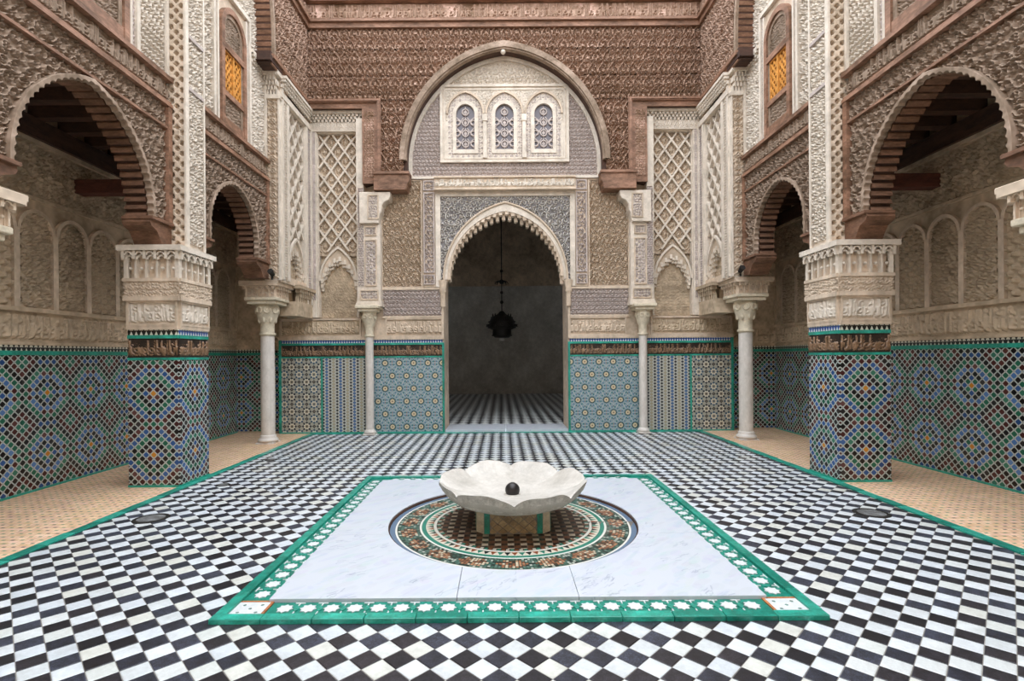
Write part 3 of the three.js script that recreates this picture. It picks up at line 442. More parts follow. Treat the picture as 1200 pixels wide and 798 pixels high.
// ------------------------------------------------------------------ back wall with the portal
const portalIn = archPts(1.15, 3.1, 4.45, 20), portalOut = archPts(1.25, 3.1, 4.65, 20);
{
  const w = struct('wall_back', 'carved stucco and tile wall around the tall arched doorway', 'wall', [0, 0, -D]);
  // solid wall: two flanks, and the part over the door
  const hole = [[-1.255, 0], [-1.255, 3.0], [-1.15, 3.09], ...archPts(1.15, 3.1, 4.45, 20), [1.15, 3.09], [1.255, 3.0], [1.255, 0]];
  const outl = [[-3.0, 0], [-1.255, 0], ...hole.slice(1, -1), [1.255, 0], [3.0, 0], [3.0, 8.9], [-3.0, 8.9]];
  part(w, 'masonry', [extr(outl, 0.16)], M.stucco, FM.clone().multiply(new THREE.Matrix4().makeTranslation(0, 0, -0.16)));
  part(w, 'masonry', [extr([[-3.0, 0], [-1.255, 0], [-1.255, 4.8], [1.255, 4.8], [1.255, 0], [3.0, 0], [3.0, 8.9], [-3.0, 8.9]], 0.69)], M.stucco, FM.clone().multiply(new THREE.Matrix4().makeTranslation(0, 0, -0.851)));
  parts(w, 'masonry', [B(-4.6, -2.99, 0, 2.3, -0.85, 0), B(2.99, 4.6, 0, 2.3, -0.85, 0), B(-4.2, -2.99, 2.28, 8.9, -0.85, -0.24), B(2.99, 4.2, 2.28, 8.9, -0.85, -0.24)], M.stucco, FM.clone());
  for (const s of [-1, 1]) {
    const S = frontM(D, s), P = (a, b, nm, g, m) => part(w, nm, g, m, S.clone());
    // dado: rosettes beside the door, lozenge rows behind the slim column, stars at the corner
    dado(w, 1.29, 4.6, S, [[1.30, 2.86, zRose], [2.86, 3.72, zCane], [3.75, 4.56, zStar]], { n: 0.0 });
    parts(w, 'green_fillet', [B(1.255, 1.295, 0, 1.83, -0.02, 0.026), B(3.72, 3.755, 0.02, 1.56, -0.02, 0.024), B(4.555, 4.605, 0, 1.9, -0.3, 0.024)], M.green, S.clone());
    // inscription frieze above the dado
    carve(w, 'inscription_frieze', relief(1.30, 2.42, 2.0, 2.28, 0.012, (u, v) => script.scaled(0.9, 0.93)(u + 0.3, v - 2.0), 0.028, 0.004), M.stucco, S.clone());
    carve(w, 'inscription_frieze', relief(2.95, 4.55, 2.0, 2.28, 0.012, (u, v) => script.scaled(0.9, 0.93)(u, v - 2.0), 0.028, 0.004), M.stuccoOld, S.clone());
    part(w, 'frieze_moulding', [B(1.26, 4.6, 1.895, 1.95, 0, 0.035), ...frame(1.28, 2.44, 1.95, 2.33, 0.03, 0, 0.034), ...frame(2.93, 4.57, 1.95, 2.33, 0.03, 0, 0.034)], M.stucco, S.clone());
    // geometric band and tall arabesque panel
    carve(w, 'geometric_band', relief(1.30, 2.48, 2.37, 2.9, 0.011, (u, v) => lozenge.scaled(1.0)(u, v), 0.032, 0.002), M.stuccoGrey, S.clone());
    part(w, 'band_moulding', [B(1.27, 2.5, 2.33, 2.37, 0, 0.04), B(1.27, 2.5, 2.9, 2.94, 0, 0.04), B(1.255, 1.30, 1.9, 3.0, -0.02, 0.045)], M.stucco, S.clone());
    carve(w, 'arabesque_panel', relief(1.70, 2.5, 2.95, 5.1, 0.009, vine.scaled(0.62), 0.045, 0.002), M.stucco, S.clone());
    part(w, 'panel_moulding', frame(1.68, 2.5, 2.94, 5.12, 0.025, 0, 0.04), M.stucco, S.clone());
    // upright pilaster strip with framed fields beside the arch
    for (const [a, b] of [[3.0, 3.2], [3.24, 4.86], [4.9, 5.1]]) { carve(w, 'strip_field', relief(1.455, 1.625, a + 0.02, b - 0.02, 0.0115, (b - a > 1 ? arabesque.scaled(0.6) : starnet.scaled(0.7)), 0.036, 0.03), M.stuccoGrey, S.clone()); part(w, 'strip_frame', frame(1.43, 1.65, a, b, 0.022, 0, 0.062), M.stuccoGrey, S.clone()); }
    part(w, 'strip_body', B(1.42, 1.66, 2.95, 5.13, 0, 0.032), M.stucco, S.clone());
    part(w, 'portal_frame', B(1.31, 1.41, 2.95, 4.9, 0, 0.05), M.stuccoPale, S.clone());
    part(w, 'door_colonnette', [lathe([[0.05, 0], [0.05, 0.28], [0.075, 0.3], [0.06, 0.36], [0.085, 0.5], [0.085, 0.53]], 0, 0, 0, 14)].map((g) => { g.translate(1.27, 2.55, 0.03); return g; }), M.stucco, S.clone());
  }
  // spandrel with raised white scrolls, arch band, fringe
  const so = inArch(1.26, 3.1, 4.66);
  carve(w, 'spandrel_scrolls', relief(-1.31, 1.31, 3.1, 4.77, 0.0085, vine.scaled(0.85), 0.055, -0.008, (u, v) => !so(u, v)), M.scroll, FM.clone());
  part(w, 'spandrel_ground', extr([[-1.31, 3.1], ...archPts(1.25, 3.1, 4.65, 20), [1.31, 3.1], [1.31, 4.77], [-1.31, 4.77]], 0.006), M.spandrel, FM.clone());
  part(w, 'arch_band', band(portalOut, offsetCurve(portalIn, 0.03), 0.05), M.stuccoPale, FM.clone().multiply(new THREE.Matrix4().makeTranslation(0, 0, -0.02)));
  part(w, 'arch_rope_moulding', new THREE.TubeGeometry(new THREE.CatmullRomCurve3([[-1.25, 2.98], ...portalOut, [1.25, 2.98]].map(([x, y]) => new THREE.Vector3(x, y, 0.035))), 120, 0.024, 6), M.stucco, FM.clone());
  part(w, 'stalactite_fringe', archTeeth(portalIn, 30, 2, 0.105, (j) => 0.02 - 0.075 * j, 0.85), M.stucco, FM.clone());
  part(w, 'portal_frame', [B(-1.41, 1.41, 4.78, 4.88, 0, 0.05)], M.stuccoPale, FM.clone());
  part(w, 'portal_cornice', [B(-1.42, 1.42, 4.88, 4.92, 0, 0.16), B(-1.42, 1.42, 5.12, 5.15, 0, 0.16), B(-1.42, 1.42, 4.92, 5.12, 0, 0.12)], M.stucco, FM.clone());
  carve(w, 'portal_frieze', relief(-1.40, 1.40, 4.925, 5.115, 0.0115, (u, v) => script.scaled(0.62)(u, v - 4.925), 0.028, 0.12), M.stuccoPale, FM.clone());
  // tympanum under the wooden arch
  const ti = inArch(1.93, 5.42, 7.58), rx = (u, v) => Math.abs(u) < 1.3 && v > 5.46 && v < 7.03;
  carve(w, 'tympanum_field', relief(-1.93, 1.93, 5.17, 7.0, 0.0115, lozenge.scaled(0.95), 0.03, 0.002, (u, v) => ti(u, v) && !rx(u, v)), M.stuccoGrey, FM.clone());
  carve(w, 'tympanum_crown', relief(-1.4, 1.4, 7.03, 7.6, 0.0115, arabesque.scaled(0.65), 0.032, 0.002, (u, v) => ti(u, v)), M.stuccoPale, FM.clone());
  part(w, 'tympanum_border', band([[-1.95, 5.17], ...archPts(1.95, 5.42, 7.61, 30), [1.95, 5.17]], [[-1.87, 5.17], ...archPts(1.87, 5.42, 7.52, 30), [1.87, 5.17]], 0.06), M.stuccoPale, FM.clone());
  part(w, 'tympanum_sill', B(-1.95, 1.95, 5.13, 5.18, 0, 0.07), M.stuccoPale, FM.clone());
  // framed group of three arched lights
  part(w, 'lights_frame', [...frame(-1.3, 1.3, 5.46, 7.03, 0.05, 0, 0.07), ...frame(-1.22, 1.22, 5.53, 6.95, 0.03, 0, 0.055)], M.stuccoPale, FM.clone());
  const holes = [-0.79, 0, 0.79].map((c) => [[c - 0.185, 5.72], ...archPts(0.185, 6.44, 6.64, 10, c), [c + 0.185, 5.72]]);
  part(w, 'lights_panel', extr([[-1.26, 5.48], [1.26, 5.48], [1.26, 7.0], [-1.26, 7.0]], 0.04, holes), M.stuccoPale, FM.clone().multiply(new THREE.Matrix4().makeTranslation(0, 0, 0.0)));
  const inAny = (u, v) => [-0.79, 0, 0.79].some((c) => inArch(0.36, 6.44, 6.87, c)(u, v));
  carve(w, 'lights_spandrel', relief(-1.19, 1.19, 6.3, 6.92, 0.0125, arabesque.scaled(0.42), 0.022, 0.035, (u, v) => !inAny(u, v)), M.stuccoPale, FM.clone());
  for (const c of [-0.79, 0, 0.79]) {
    const io = inArch(0.26, 6.44, 6.72, c), ii = inArch(0.35, 6.44, 6.86, c);
    carve(w, 'light_surround', relief(c - 0.36, c + 0.36, 5.56, 6.86, 0.012, starnet.scaled(0.45), 0.016, 0.036, (u, v) => ii(u, v) && !(io(u, v) && v > 5.66)), M.stuccoGrey, FM.clone());
    part(w, 'light_rim', [band([[c - 0.255, 5.64], ...archPts(0.255, 6.44, 6.71, 10, c), [c + 0.255, 5.64]], [[c - 0.185, 5.72], ...archPts(0.185, 6.44, 6.64, 10, c), [c + 0.185, 5.72]], 0.06), B(c - 0.255, c + 0.255, 5.64, 5.72, 0, 0.06)], M.stuccoPale, FM.clone());
    part(w, 'light_hood', band(archPts(0.385, 6.44, 6.9, 12, c), archPts(0.35, 6.44, 6.86, 12, c), 0.05), M.stucco, FM.clone().multiply(new THREE.Matrix4().makeTranslation(0, 0, 0.03)));
    // pierced grille of rings in front of dark glass
    part(w, 'light_glass', B(c - 0.19, c + 0.19, 5.7, 6.66, -0.02, 0.002), M.glass, FM.clone());
    const gr = []; for (let j = 0; j < 4; j++) for (const [o, q] of [[0, 0.062], [-0.18, 0.05], [0.18, 0.05]]) { if (o && j === 3) continue; const g = new THREE.TorusGeometry(q, 0.017, 5, 14); g.translate(c + o * 0.88, 5.84 + j * 0.215, 0.018); gr.push(g); if (!o) { const d = new THREE.CylinderGeometry(0.032, 0.032, 0.02, 10); d.rotateX(PI / 2); d.translate(c, 5.84 + j * 0.215, 0.014); gr.push(d); } if (o) gr.push(bar(c + o * 0.3, 5.84 + j * 0.215, c + o, 5.84 + (j + 0.5) * 0.215, 0.022, 0.006, 0.024)); gr.push(bar(c + o, 5.75 + j * 0.215, c + o * 0.2, 5.95 + j * 0.215, 0.018, 0.006, 0.022)); }
    part(w, 'light_grille', gr, M.stuccoGrey, FM.clone());
  }
  for (const c of [-0.395, 0.395]) part(w, 'light_colonnette', [B(c - 0.035, c + 0.035, 5.56, 6.28, 0.03, 0.085), RB(c - 0.055, c + 0.055, 6.28, 6.42, 0.03, 0.1), B(c - 0.045, c + 0.045, 5.54, 5.6, 0.03, 0.09)], M.stuccoPale, FM.clone());
  for (const s of [-1, 1]) lattice(w, 'stucco lattice of crossing ribs over a blind arch', frontM(D, s).multiply(new THREE.Matrix4().makeTranslation(3.4, 0, 0)), 0.78, 6.08, { spring: 3.1, top: 3.8, sill: 2.36 }, { ground: M.stucco, rib: M.stuccoPale, niche: M.stuccoOld });
  // corbel, pilaster over each slim column
  for (const s of [-1, 1]) {
    const S = frontM(D, s), px = 2.49, qx = 2.94;
    const pl = part(w, 'pilaster', [B(px, qx, 2.62, 4.2, 0, 0.2), B(px - 0.03, qx + 0.03, 2.55, 2.62, 0, 0.25), B(px - 0.015, qx + 0.015, 2.62, 2.66, 0, 0.23)], M.stuccoPale, S.clone());
    for (const [a, b, p, q] of [[2.56, 2.8, 2.96, 3.88], [2.56, 2.8, 3.96, 4.14], [2.53, 2.9, 2.68, 2.88]]) { carve(pl, 'pilaster_field', relief(a + 0.02, b - 0.02, p + 0.02, q - 0.02, 0.0115, starnet.scaled(0.5), 0.022, 0.198), M.stuccoGrey, S.clone()); part(pl, 'field_frame', frame(a, b, p, q, 0.02, 0.2, 0.225), M.stucco, S.clone()); }
    carve(pl, 'pilaster_edge_field', relief(2.82, 2.93, 2.95, 4.9, 0.0115, lozenge.scaled(0.6), 0.02, 0.2), M.stuccoGrey, S.clone());
    const cp = [[2.88, 4.2], [2.88, 4.8], [2.28, 4.8], [2.28, 4.72], [2.31, 4.66], [2.39, 4.62], [2.45, 4.54], [2.46, 4.42], [2.49, 4.36], [2.52, 4.2]];
    const co = part(w, 'stucco_corbel', extr(cp, 0.26, [], 0.01), M.stuccoPale, S.clone().multiply(new THREE.Matrix4().makeTranslation(0, 0, 0.0)));
    carve(co, 'corbel_field', relief(2.52, 2.7, 4.3, 4.72, 0.0115, arabesque.scaled(0.4), 0.022, 0.266), M.stuccoGrey, S.clone());
    part(co, 'field_frame', frame(2.5, 2.72, 4.27, 4.75, 0.02, 0.262, 0.29), M.stucco, S.clone());
    part(w, 'pilaster', B(2.82, 2.96, 4.2, 6.3, 0, 0.2), M.stuccoPale, S.clone());
    // strips framing the lattice, cornice above it
    for (const [a, b] of [[2.965, 3.0], [3.80, 3.94]]) part(w, 'frame_strip', B(a, b, 2.35, 6.2, -0.2, 0.05), M.stuccoPale, S.clone());
    carve(w, 'frame_field', relief(3.83, 3.91, 2.7, 6.15, 0.0125, lozenge.scaled(0.5), 0.016, 0.05), M.stuccoGrey, S.clone());
    part(w, 'cornice', [B(2.82, 3.95, 6.1, 6.2, -0.24, 0.07), ...dentils(2.84, 3.93, 6.28, 6.42, 0.07, 0.14, 14, 3), B(2.82, 3.95, 6.42, 6.47, -0.24, 0.17)], M.stuccoPale, S.clone());
    carve(w, 'cornice_frieze', relief(2.84, 3.93, 6.13, 6.28, 0.0125, lozenge.scaled(0.55), 0.016, 0.07), M.stuccoPale, S.clone());
  }
}

// ------------------------------------------------------------------ carved wooden facade over the portal
{
  const Wd = 10.07, F = frontM(Wd), f = thing('wooden_facade', 'wide carved wood facade with a great arch over the portal tympanum', 'facade', [0, 4.8, -Wd]);
  const hw = 1.94, ys = 5.42, ap = 7.6, arch = archPts(hw, ys, ap, 30), out = archPts(hw + 0.14, ys, ap + 0.165, 30), inside = inArch(hw + 0.06, ys, ap + 0.08);
  part(f, 'backing', extr([[-3.93, 8.9], [-3.93, 6.47], [-2.82, 6.47], [-2.82, 4.98], [-1.94, 5.16], ...arch, [1.94, 5.16], [2.82, 4.98], [2.82, 6.47], [3.93, 6.47], [3.93, 8.9]], 0.22), M.woodDark, F.clone().multiply(new THREE.Matrix4().makeTranslation(0, 0, -0.225)));
  for (const [a, b] of [[6.62, 7.1], [7.1, 7.62], [7.62, 8.02]]) carve(f, 'carved_board', relief(-3.92, 3.92, a + 0.003, b - 0.003, 0.0115, (u, v) => facade(u, v - 6.6), 0.06, 0.002, (u, v) => !inside(u, v)), M.wood, F.clone());
  for (const s of [-1, 1]) {
    const S = frontM(Wd, s);
    carve(f, 'carved_board', relief(1.5, 2.45, 5.18, 6.615, 0.0115, (u, v) => facade(u, v - 6.6), 0.06, 0.002, (u, v) => !inside(u, v)), M.wood, S.clone());
    parts(f, 'frame_moulding', [B(2.44, 2.52, 5.16, 6.64, 0, 0.07), B(2.52, 3.94, 6.57, 6.64, 0, 0.07), B(2.46, 2.50, 5.16, 6.62, 0.07, 0.09), B(2.48, 3.94, 6.59, 6.62, 0.07, 0.09)], M.woodRed, S.clone());
    parts(f, 'plain_board', [B(2.52, 3.94, 6.47, 6.57, 0, 0.03), B(2.52, 2.82, 4.98, 6.47, 0, 0.03)], M.woodRed, S.clone());
    carve(f, 'edge_board', relief(2.58, 2.78, 5.1, 6.4, 0.0125, arabesque.scaled(0.4), 0.02, 0.03), M.wood, S.clone());
    part(f, 'wood_corbel', [extr([[2.58, 4.84], [2.58, 5.16], [1.9, 5.16], [1.9, 5.0], [1.93, 4.95], [1.95, 4.84]], 0.28, [], 0.008), B(1.88, 2.6, 5.14, 5.19, 0, 0.32)], M.woodRed, S.clone().multiply(new THREE.Matrix4().makeTranslation(0, 0, -0.2)));
  }
  // arch rim in joined lengths
  for (let k = 0; k < 6; k++) { const a = Math.round(k * 60 / 6), b = Math.round((k + 1) * 60 / 6); part(f, 'arch_rim', [band(out.slice(a, b + 1), arch.slice(a, b + 1), 0.1), band(offsetCurve(arch, 0.105).slice(a, b + 1), offsetCurve(arch, 0.03).slice(a, b + 1), 0.125)], M.woodGrey, F.clone().multiply(new THREE.Matrix4().makeTranslation(0, 0, -0.02))); }
  part(f, 'arch_soffit', band(offsetCurve(arch, 0.02), arch, 0.24), M.woodDark, F.clone().multiply(new THREE.Matrix4().makeTranslation(0, 0, -0.23)));
  part(f, 'lamp_hook', (() => { const g = new THREE.SphereGeometry(0.05, 14, 10); g.translate(-0.02, 7.56, 0.03); return g; })(), M.stuccoPale, F.clone());
  // beams and inscription frieze
  parts(f, 'beam', [B(-3.93, 3.93, 8.02, 8.12, 0, 0.10), B(-3.93, 3.93, 8.12, 8.17, 0, 0.15)], M.woodRed, F.clone());
  carve(f, 'inscription_board', relief(-3.92, 3.92, 8.18, 8.52, 0.0125, (u, v) => script.scaled(1.05, 1.12)(u, v - 8.18), 0.035, 0.03), M.wood, F.clone());
  parts(f, 'beam', [B(-3.93, 3.93, 8.53, 8.6, 0, 0.14), B(-3.93, 3.93, 8.6, 8.64, 0, 0.19)], M.woodRed, F.clone());
  part(f, 'upper_board', B(-3.93, 3.93, 8.64, 8.9, 0, 0.08), M.wood, F.clone());
}

// ------------------------------------------------------------------ the two sides of the court
for (const s of [-1, 1]) {
  const side = s < 0 ? 'left' : 'right', G = sideM(s, XG), A = sideM(s, XW), PX = sideM(s, XP);
  // gallery wall behind the arcade
  const w = struct('wall_' + side, 'shaded gallery wall, mosaic dado under blind arches of worn stucco', 'wall', [s * XG, 0, -5]);
  part(w, 'masonry', B(-4.2, 10.8, -0.05, 4.7, -0.3, 0), M.stuccoOld, G.clone());
  part(w, 'tile_field', B(1, 10.5, 0.03, 1.6, 0, 0.012), zWall, G.clone());
  parts(w, 'green_fillet', [B(1, 10.5, 1.6, 1.65, 0, 0.025), B(1, 10.5, 0, 0.03, 0, 0.02)], M.green, G.clone());
  part(w, 'merlon_row', B(1, 10.5, 1.65, 1.715, 0, 0.014), merBlack, G.clone());
  carve(w, 'inscription_frieze', relief(2.5, 10.5, 1.76, 2.08, 0.0135, (u, v) => script.scaled(0.85, 1.07)(u, v - 1.76), 0.03, 0.003), M.stuccoOld, G.clone());
  parts(w, 'frieze_moulding', [B(1, 10.5, 1.715, 1.75, 0, 0.03), B(1, 10.5, 2.1, 2.15, 0, 0.045), B(1, 10.5, 3.42, 3.46, 0, 0.03), B(1, 10.5, 4.08, 4.13, 0, 0.05)], M.stuccoOld, G.clone());
  for (let k = 0; k < 14; k++) { const c = 3.47 + k * 0.5, ia = inArch(0.2, 3.05, 3.27, c);
    const a = part(w, 'blind_arch', [band(archPts(0.245, 3.05, 3.31, 10, c), archPts(0.205, 3.05, 3.27, 10, c), 0.045), B(c - 0.25, c - 0.215, 2.15, 3.05, 0, 0.04), B(c + 0.215, c + 0.25, 2.15, 3.05, 0, 0.04)], M.stucco, G.clone());
    carve(a, 'arch_infill', relief(c - 0.205, c + 0.205, 2.16, 3.27, 0.0145, k % 3 === 1 ? starnet.scaled(0.6) : vine.scaled(0.6), 0.042, 0.003, (u, v) => ia(u, v)), M.stuccoOld, G.clone()); }
  carve(w, 'upper_field', relief(2.5, 10.5, 3.47, 4.06, 0.016, vine.scaled(0.8), 0.03, 0.003), M.stuccoOld, G.clone());
  // end wall of the gallery
  const E = frontM(10.5, s);
  parts(w, 'masonry', [B(4.5, 5.6, 0, 4.7, -0.3, 0)], M.stuccoOld, E.clone());
  part(w, 'tile_field', B(4.5, 5.58, 0.03, 1.6, 0, 0.012), zWall, E.clone());
  parts(w, 'green_fillet', [B(4.5, 5.58, 1.6, 1.65, 0, 0.025)], M.green, E.clone());
  part(w, 'merlon_row', B(4.5, 5.58, 1.65, 1.715, 0, 0.014), merBlack, E.clone());
  carve(w, 'inscription_frieze', relief(4.6, 5.56, 1.76, 2.08, 0.0155, (u, v) => script(u, (v - 1.76) / 1.07), 0.028, 0.003), M.stuccoOld, E.clone());
  for (const c of [4.83, 5.33]) part(w, 'blind_arch', [band(archPts(0.245, 3.05, 3.31, 10, c), archPts(0.21, 3.05, 3.275, 10, c), 0.035), B(c - 0.25, c - 0.215, 2.15, 3.05, 0, 0.03), B(c + 0.215, c + 0.25, 2.15, 3.05, 0, 0.03)], M.stuccoOld, E.clone());

  // gallery ceiling
  const ce = struct('ceiling', 'dark plank ceiling over the arcade gallery', 'ceiling', [s * 5, 4.5, -5]);
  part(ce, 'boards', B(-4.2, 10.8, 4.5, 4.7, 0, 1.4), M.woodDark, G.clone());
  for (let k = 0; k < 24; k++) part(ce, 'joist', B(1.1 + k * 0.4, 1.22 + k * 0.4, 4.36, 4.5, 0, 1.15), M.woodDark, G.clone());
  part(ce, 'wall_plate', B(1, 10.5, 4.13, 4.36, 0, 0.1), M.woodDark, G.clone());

  // upper court wall with its windows
  const u = struct('wall_upper_' + side, 'upper court wall of pale carved stucco above the wooden arches', 'wall', [s * XW, 5, -6]);
  parts(u, 'masonry', [B(-4.2, 4.4, 4.4, 8.9, -0.27, -0.02), B(4.3, 10.6, 4.95, 8.9, -0.27, -0.02), B(-4.2, 3.8, 4.4, 4.95, -0.27, 0)], M.stucco, A.clone());
  const bays = [{ a: 3.82, b: 6.23, c: 5.05, R: 0.83, top: 4.28, ys: 3.26, sp: 3.18 }, { a: 6.65, b: 8.84, c: 7.745, R: 0.67, top: 4.17, ys: 3.42, sp: 3.19 }];
  bays.forEach((y, k) => {
    const wc = k ? 7.76 : 5.2, hw = 0.36;
    carve(u, 'arabesque_field', relief(y.a + 0.14, wc - hw - 0.2, 5.0, k ? 8.3 : 7.2, 0.0135, vine.scaled(0.7), 0.045, -0.018), k ? M.stuccoPale : M.stucco, A.clone());
    carve(u, 'arabesque_field', relief(wc + hw + 0.2, y.b - 0.05, 5.0, k ? 8.3 : 7.2, 0.0135, k ? vine.scaled(0.6) : lozenge.scaled(0.85), 0.036, -0.018), M.stuccoPale, A.clone());
    carve(u, 'arabesque_field', relief(wc - hw - 0.2, wc + hw + 0.2, 7.1, k ? 8.3 : 7.3, 0.0135, arabesque.scaled(0.7), 0.036, -0.018), M.stuccoPale, A.clone());
    parts(u, 'window_surround', [B(wc - hw - 0.18, wc - hw - 0.13, 4.99, 7.05, -0.02, 0.035), B(wc + hw + 0.13, wc + hw + 0.18, 4.99, 7.05, -0.02, 0.035), B(wc - hw - 0.18, wc + hw + 0.18, 7.0, 7.07, -0.02, 0.035), B(wc - hw - 0.07, wc - hw - 0.03, 4.99, 6.95, -0.02, 0.025), B(wc + hw + 0.03, wc + hw + 0.07, 4.99, 6.95, -0.02, 0.025)], M.stuccoPale, A.clone());
    carve(u, 'surround_field', relief(wc - hw - 0.13, wc - hw - 0.07, 5.0, 7.0, 0.012, lozenge.scaled(0.4), 0.016, -0.01), M.stuccoGrey, A.clone());
    carve(u, 'surround_field', relief(wc + hw + 0.07, wc + hw + 0.13, 5.0, 7.0, 0.012, lozenge.scaled(0.4), 0.016, -0.01), M.stuccoGrey, A.clone());
    parts(u, 'edge_strip', [B(y.a, y.a + 0.03, 4.98, 8.3, -0.02, 0.04), B(y.a + 0.1, y.a + 0.13, 4.98, 8.3, -0.02, 0.03), B(y.b - 0.04, y.b, 4.98, 8.3, -0.02, 0.04)], M.stuccoPale, A.clone());
    if (k) { part(u, 'stalactite_band', [...dentils(wc + hw + 0.2, y.b - 0.04, 6.42, 6.55, 0, 0.06, 6, 3), ...dentils(y.a + 0.14, wc - hw - 0.2, 6.95, 7.1, 0, 0.06, 7, 3), B(y.a + 0.14, wc - hw - 0.2, 7.1, 7.14, -0.02, 0.06), B(wc + hw + 0.18, y.b - 0.04, 6.55, 6.6, -0.02, 0.06)], M.stuccoPale, A.clone()); }
    // window: wooden frame with round head, carved head, orange lattice shutters, carved lower panel
    const n = (s < 0 ? 1 : 2) + (k ? 0 : 2), win = struct('window_' + n, k ? 'round-headed wooden window with orange lattice shutter, between the carved pilaster and the portal' : 'wooden window frame with carved lower panel above the wide arcade arch', 'window', [s * XW, 5, -wc]);
    const y0 = 5.0, ysp = 6.47, top = 6.83, oo = [[wc - hw, y0], ...archPts(hw, ysp, top, 12, wc), [wc + hw, y0]], ii = [[wc - hw + 0.08, y0], ...archPts(hw - 0.08, ysp, top - 0.09, 12, wc), [wc + hw - 0.08, y0]], jj = [[wc - hw + 0.13, y0], ...archPts(hw - 0.13, ysp, top - 0.15, 12, wc), [wc + hw - 0.13, y0]];
    const fr = part(win, 'window_frame', [band(oo, ii, 0.07), B(wc - hw + 0.07, wc + hw - 0.07, y0, y0 + 0.12, 0, 0.06), B(wc - hw + 0.07, wc + hw - 0.07, 5.44, 5.52, 0, 0.06), B(wc - hw + 0.07, wc + hw - 0.07, 6.13, 6.22, 0, 0.07)], M.woodRed, A.clone().multiply(new THREE.Matrix4().makeTranslation(0, 0, -0.02)));
    part(fr, 'inner_bead', band(ii, jj, 0.03), M.woodGrey, A.clone().multiply(new THREE.Matrix4().makeTranslation(0, 0, -0.01)));
    const hd = inArch(hw - 0.1, ysp, top - 0.11, wc);
    carve(win, 'carved_head', relief(wc - hw + 0.09, wc + hw - 0.09, 6.22, top - 0.1, 0.011, arabesque.scaled(0.4), 0.02, -0.012, (p, q) => hd(p, q)), M.woodGrey, A.clone());
    carve(win, 'carved_apron', relief(wc - hw + 0.09, wc + hw - 0.09, 5.12, 5.44, 0.011, starnet.scaled(0.6), 0.025, -0.012), M.woodGrey, A.clone());
    const wl = wc - hw + 0.12, wr = wc + hw - 0.12, sh0 = part(win, 'shutter_back', B(wl, wr, 5.52, 6.13, -0.02, -0.012), M.woodDark, A.clone()), sh = part(win, 'shutter', [B(wl, wr, 5.52, 5.545, -0.015, 0.02), B(wl, wr, 6.105, 6.13, -0.015, 0.02), B(wc - 0.02, wc + 0.02, 5.52, 6.13, -0.02, 0.03), B(wl - 0.02, wl + 0.02, 5.52, 6.13, -0.02, 0.02), B(wr - 0.02, wr + 0.02, 5.52, 6.13, -0.02, 0.02)], M.woodOrange, A.clone());
    for (const h of [0, 1]) for (const dr of [-1, 1]) for (let q = -4; q < 8; q++) { // crossing slats clipped to each leaf
      const a0 = h ? wc + 0.02 : wl, a1 = h ? wr : wc - 0.02, v0 = 5.54 + q * 0.13, run = [];
      for (let e = 0; e <= 20; e++) { const p = lerp(a0, a1, e / 20), v = v0 + (dr > 0 ? p - a0 : a1 - p) * 1.5; if (v > 5.54 && v < 6.11) run.push([p, v]); }
      if (run.length > 3) part(sh, 'lattice_slat', bar(...run[0], ...run[run.length - 1], 0.026, -0.012, dr > 0 ? 0.01 : 0.003), M.woodOrange, A.clone());
    }
  });

  // wooden arches of the arcade
  bays.forEach((y, k) => {
    const t = thing('arcade_arch', k ? 'narrower carved cedar arch panel between the mosaic pier and the marble column' : 'wide carved cedar arch panel ending on the mosaic pier', 'arch', [s * XW, 3, -y.c], k ? 'narrower arcade arches' : 'wide arcade arches');
    const arc = (o) => [[y.c - y.R - o, y.sp], ...archPts(y.R + o, y.ys, y.top + o * 1.08, 24, y.c), [y.c + y.R + o, y.sp]], outside = ((f) => (u, v) => !f(u, v))(inArch(y.R + 0.02, y.ys, y.top + 0.022, y.c));
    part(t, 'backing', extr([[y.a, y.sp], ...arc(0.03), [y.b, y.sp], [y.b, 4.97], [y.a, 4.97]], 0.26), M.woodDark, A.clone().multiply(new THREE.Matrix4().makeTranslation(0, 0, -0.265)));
    const st = k ? 0.0105 : 0.0085;
    carve(t, 'carved_spandrel', relief(y.a + 0.07, y.b - 0.07, y.sp, 4.34, st, vine.scaled(k ? 0.85 : 0.8), k ? 0.045 : 0.034, 0.002, outside), M.woodGrey, A.clone());
    if (!k) carve(t, 'carved_frieze', relief(y.a + 0.07, y.b - 0.07, 4.36, 4.61, st, vine.scaled(0.72), k ? 0.045 : 0.034, 0.002), M.woodGrey, A.clone());
    else carve(t, 'carved_frieze', relief(y.a + 0.07, y.b - 0.07, 4.345, 4.61, st, vine.scaled(0.72), k ? 0.045 : 0.034, 0.002), M.woodGrey, A.clone());
    carve(t, 'inscription_lintel', relief(y.a + 0.03, y.b - 0.03, 4.68, 4.92, st, (u, v) => script.scaled(0.8, 0.8)(u, v - 4.68), 0.036, 0.012), M.woodGrey, A.clone());
    parts(t, 'moulding', [B(y.a, y.b, 4.92, 4.97, 0, 0.09), B(y.a, y.b, 4.965, 4.99, 0, 0.07), B(y.a, y.b, 4.61, 4.65, 0, 0.08), B(y.a, y.b, 4.65, 4.68, 0, 0.06), B(y.a + 0.05, y.b - 0.05, 4.335, 4.362, 0, 0.062)], M.woodRed, A.clone());
    parts(t, 'frame_post', [B(y.a, y.a + 0.07, y.sp - 0.02, 4.615, 0, 0.07), B(y.b - 0.07, y.b, y.sp - 0.02, 4.615, 0, 0.07)], M.woodRed, A.clone());
    // scalloped rim
    const c0 = arc(0), cl = [0]; for (let i = 1; i < c0.length; i++) cl.push(cl[i - 1] + Math.hypot(c0[i][0] - c0[i - 1][0], c0[i][1] - c0[i - 1][1]));
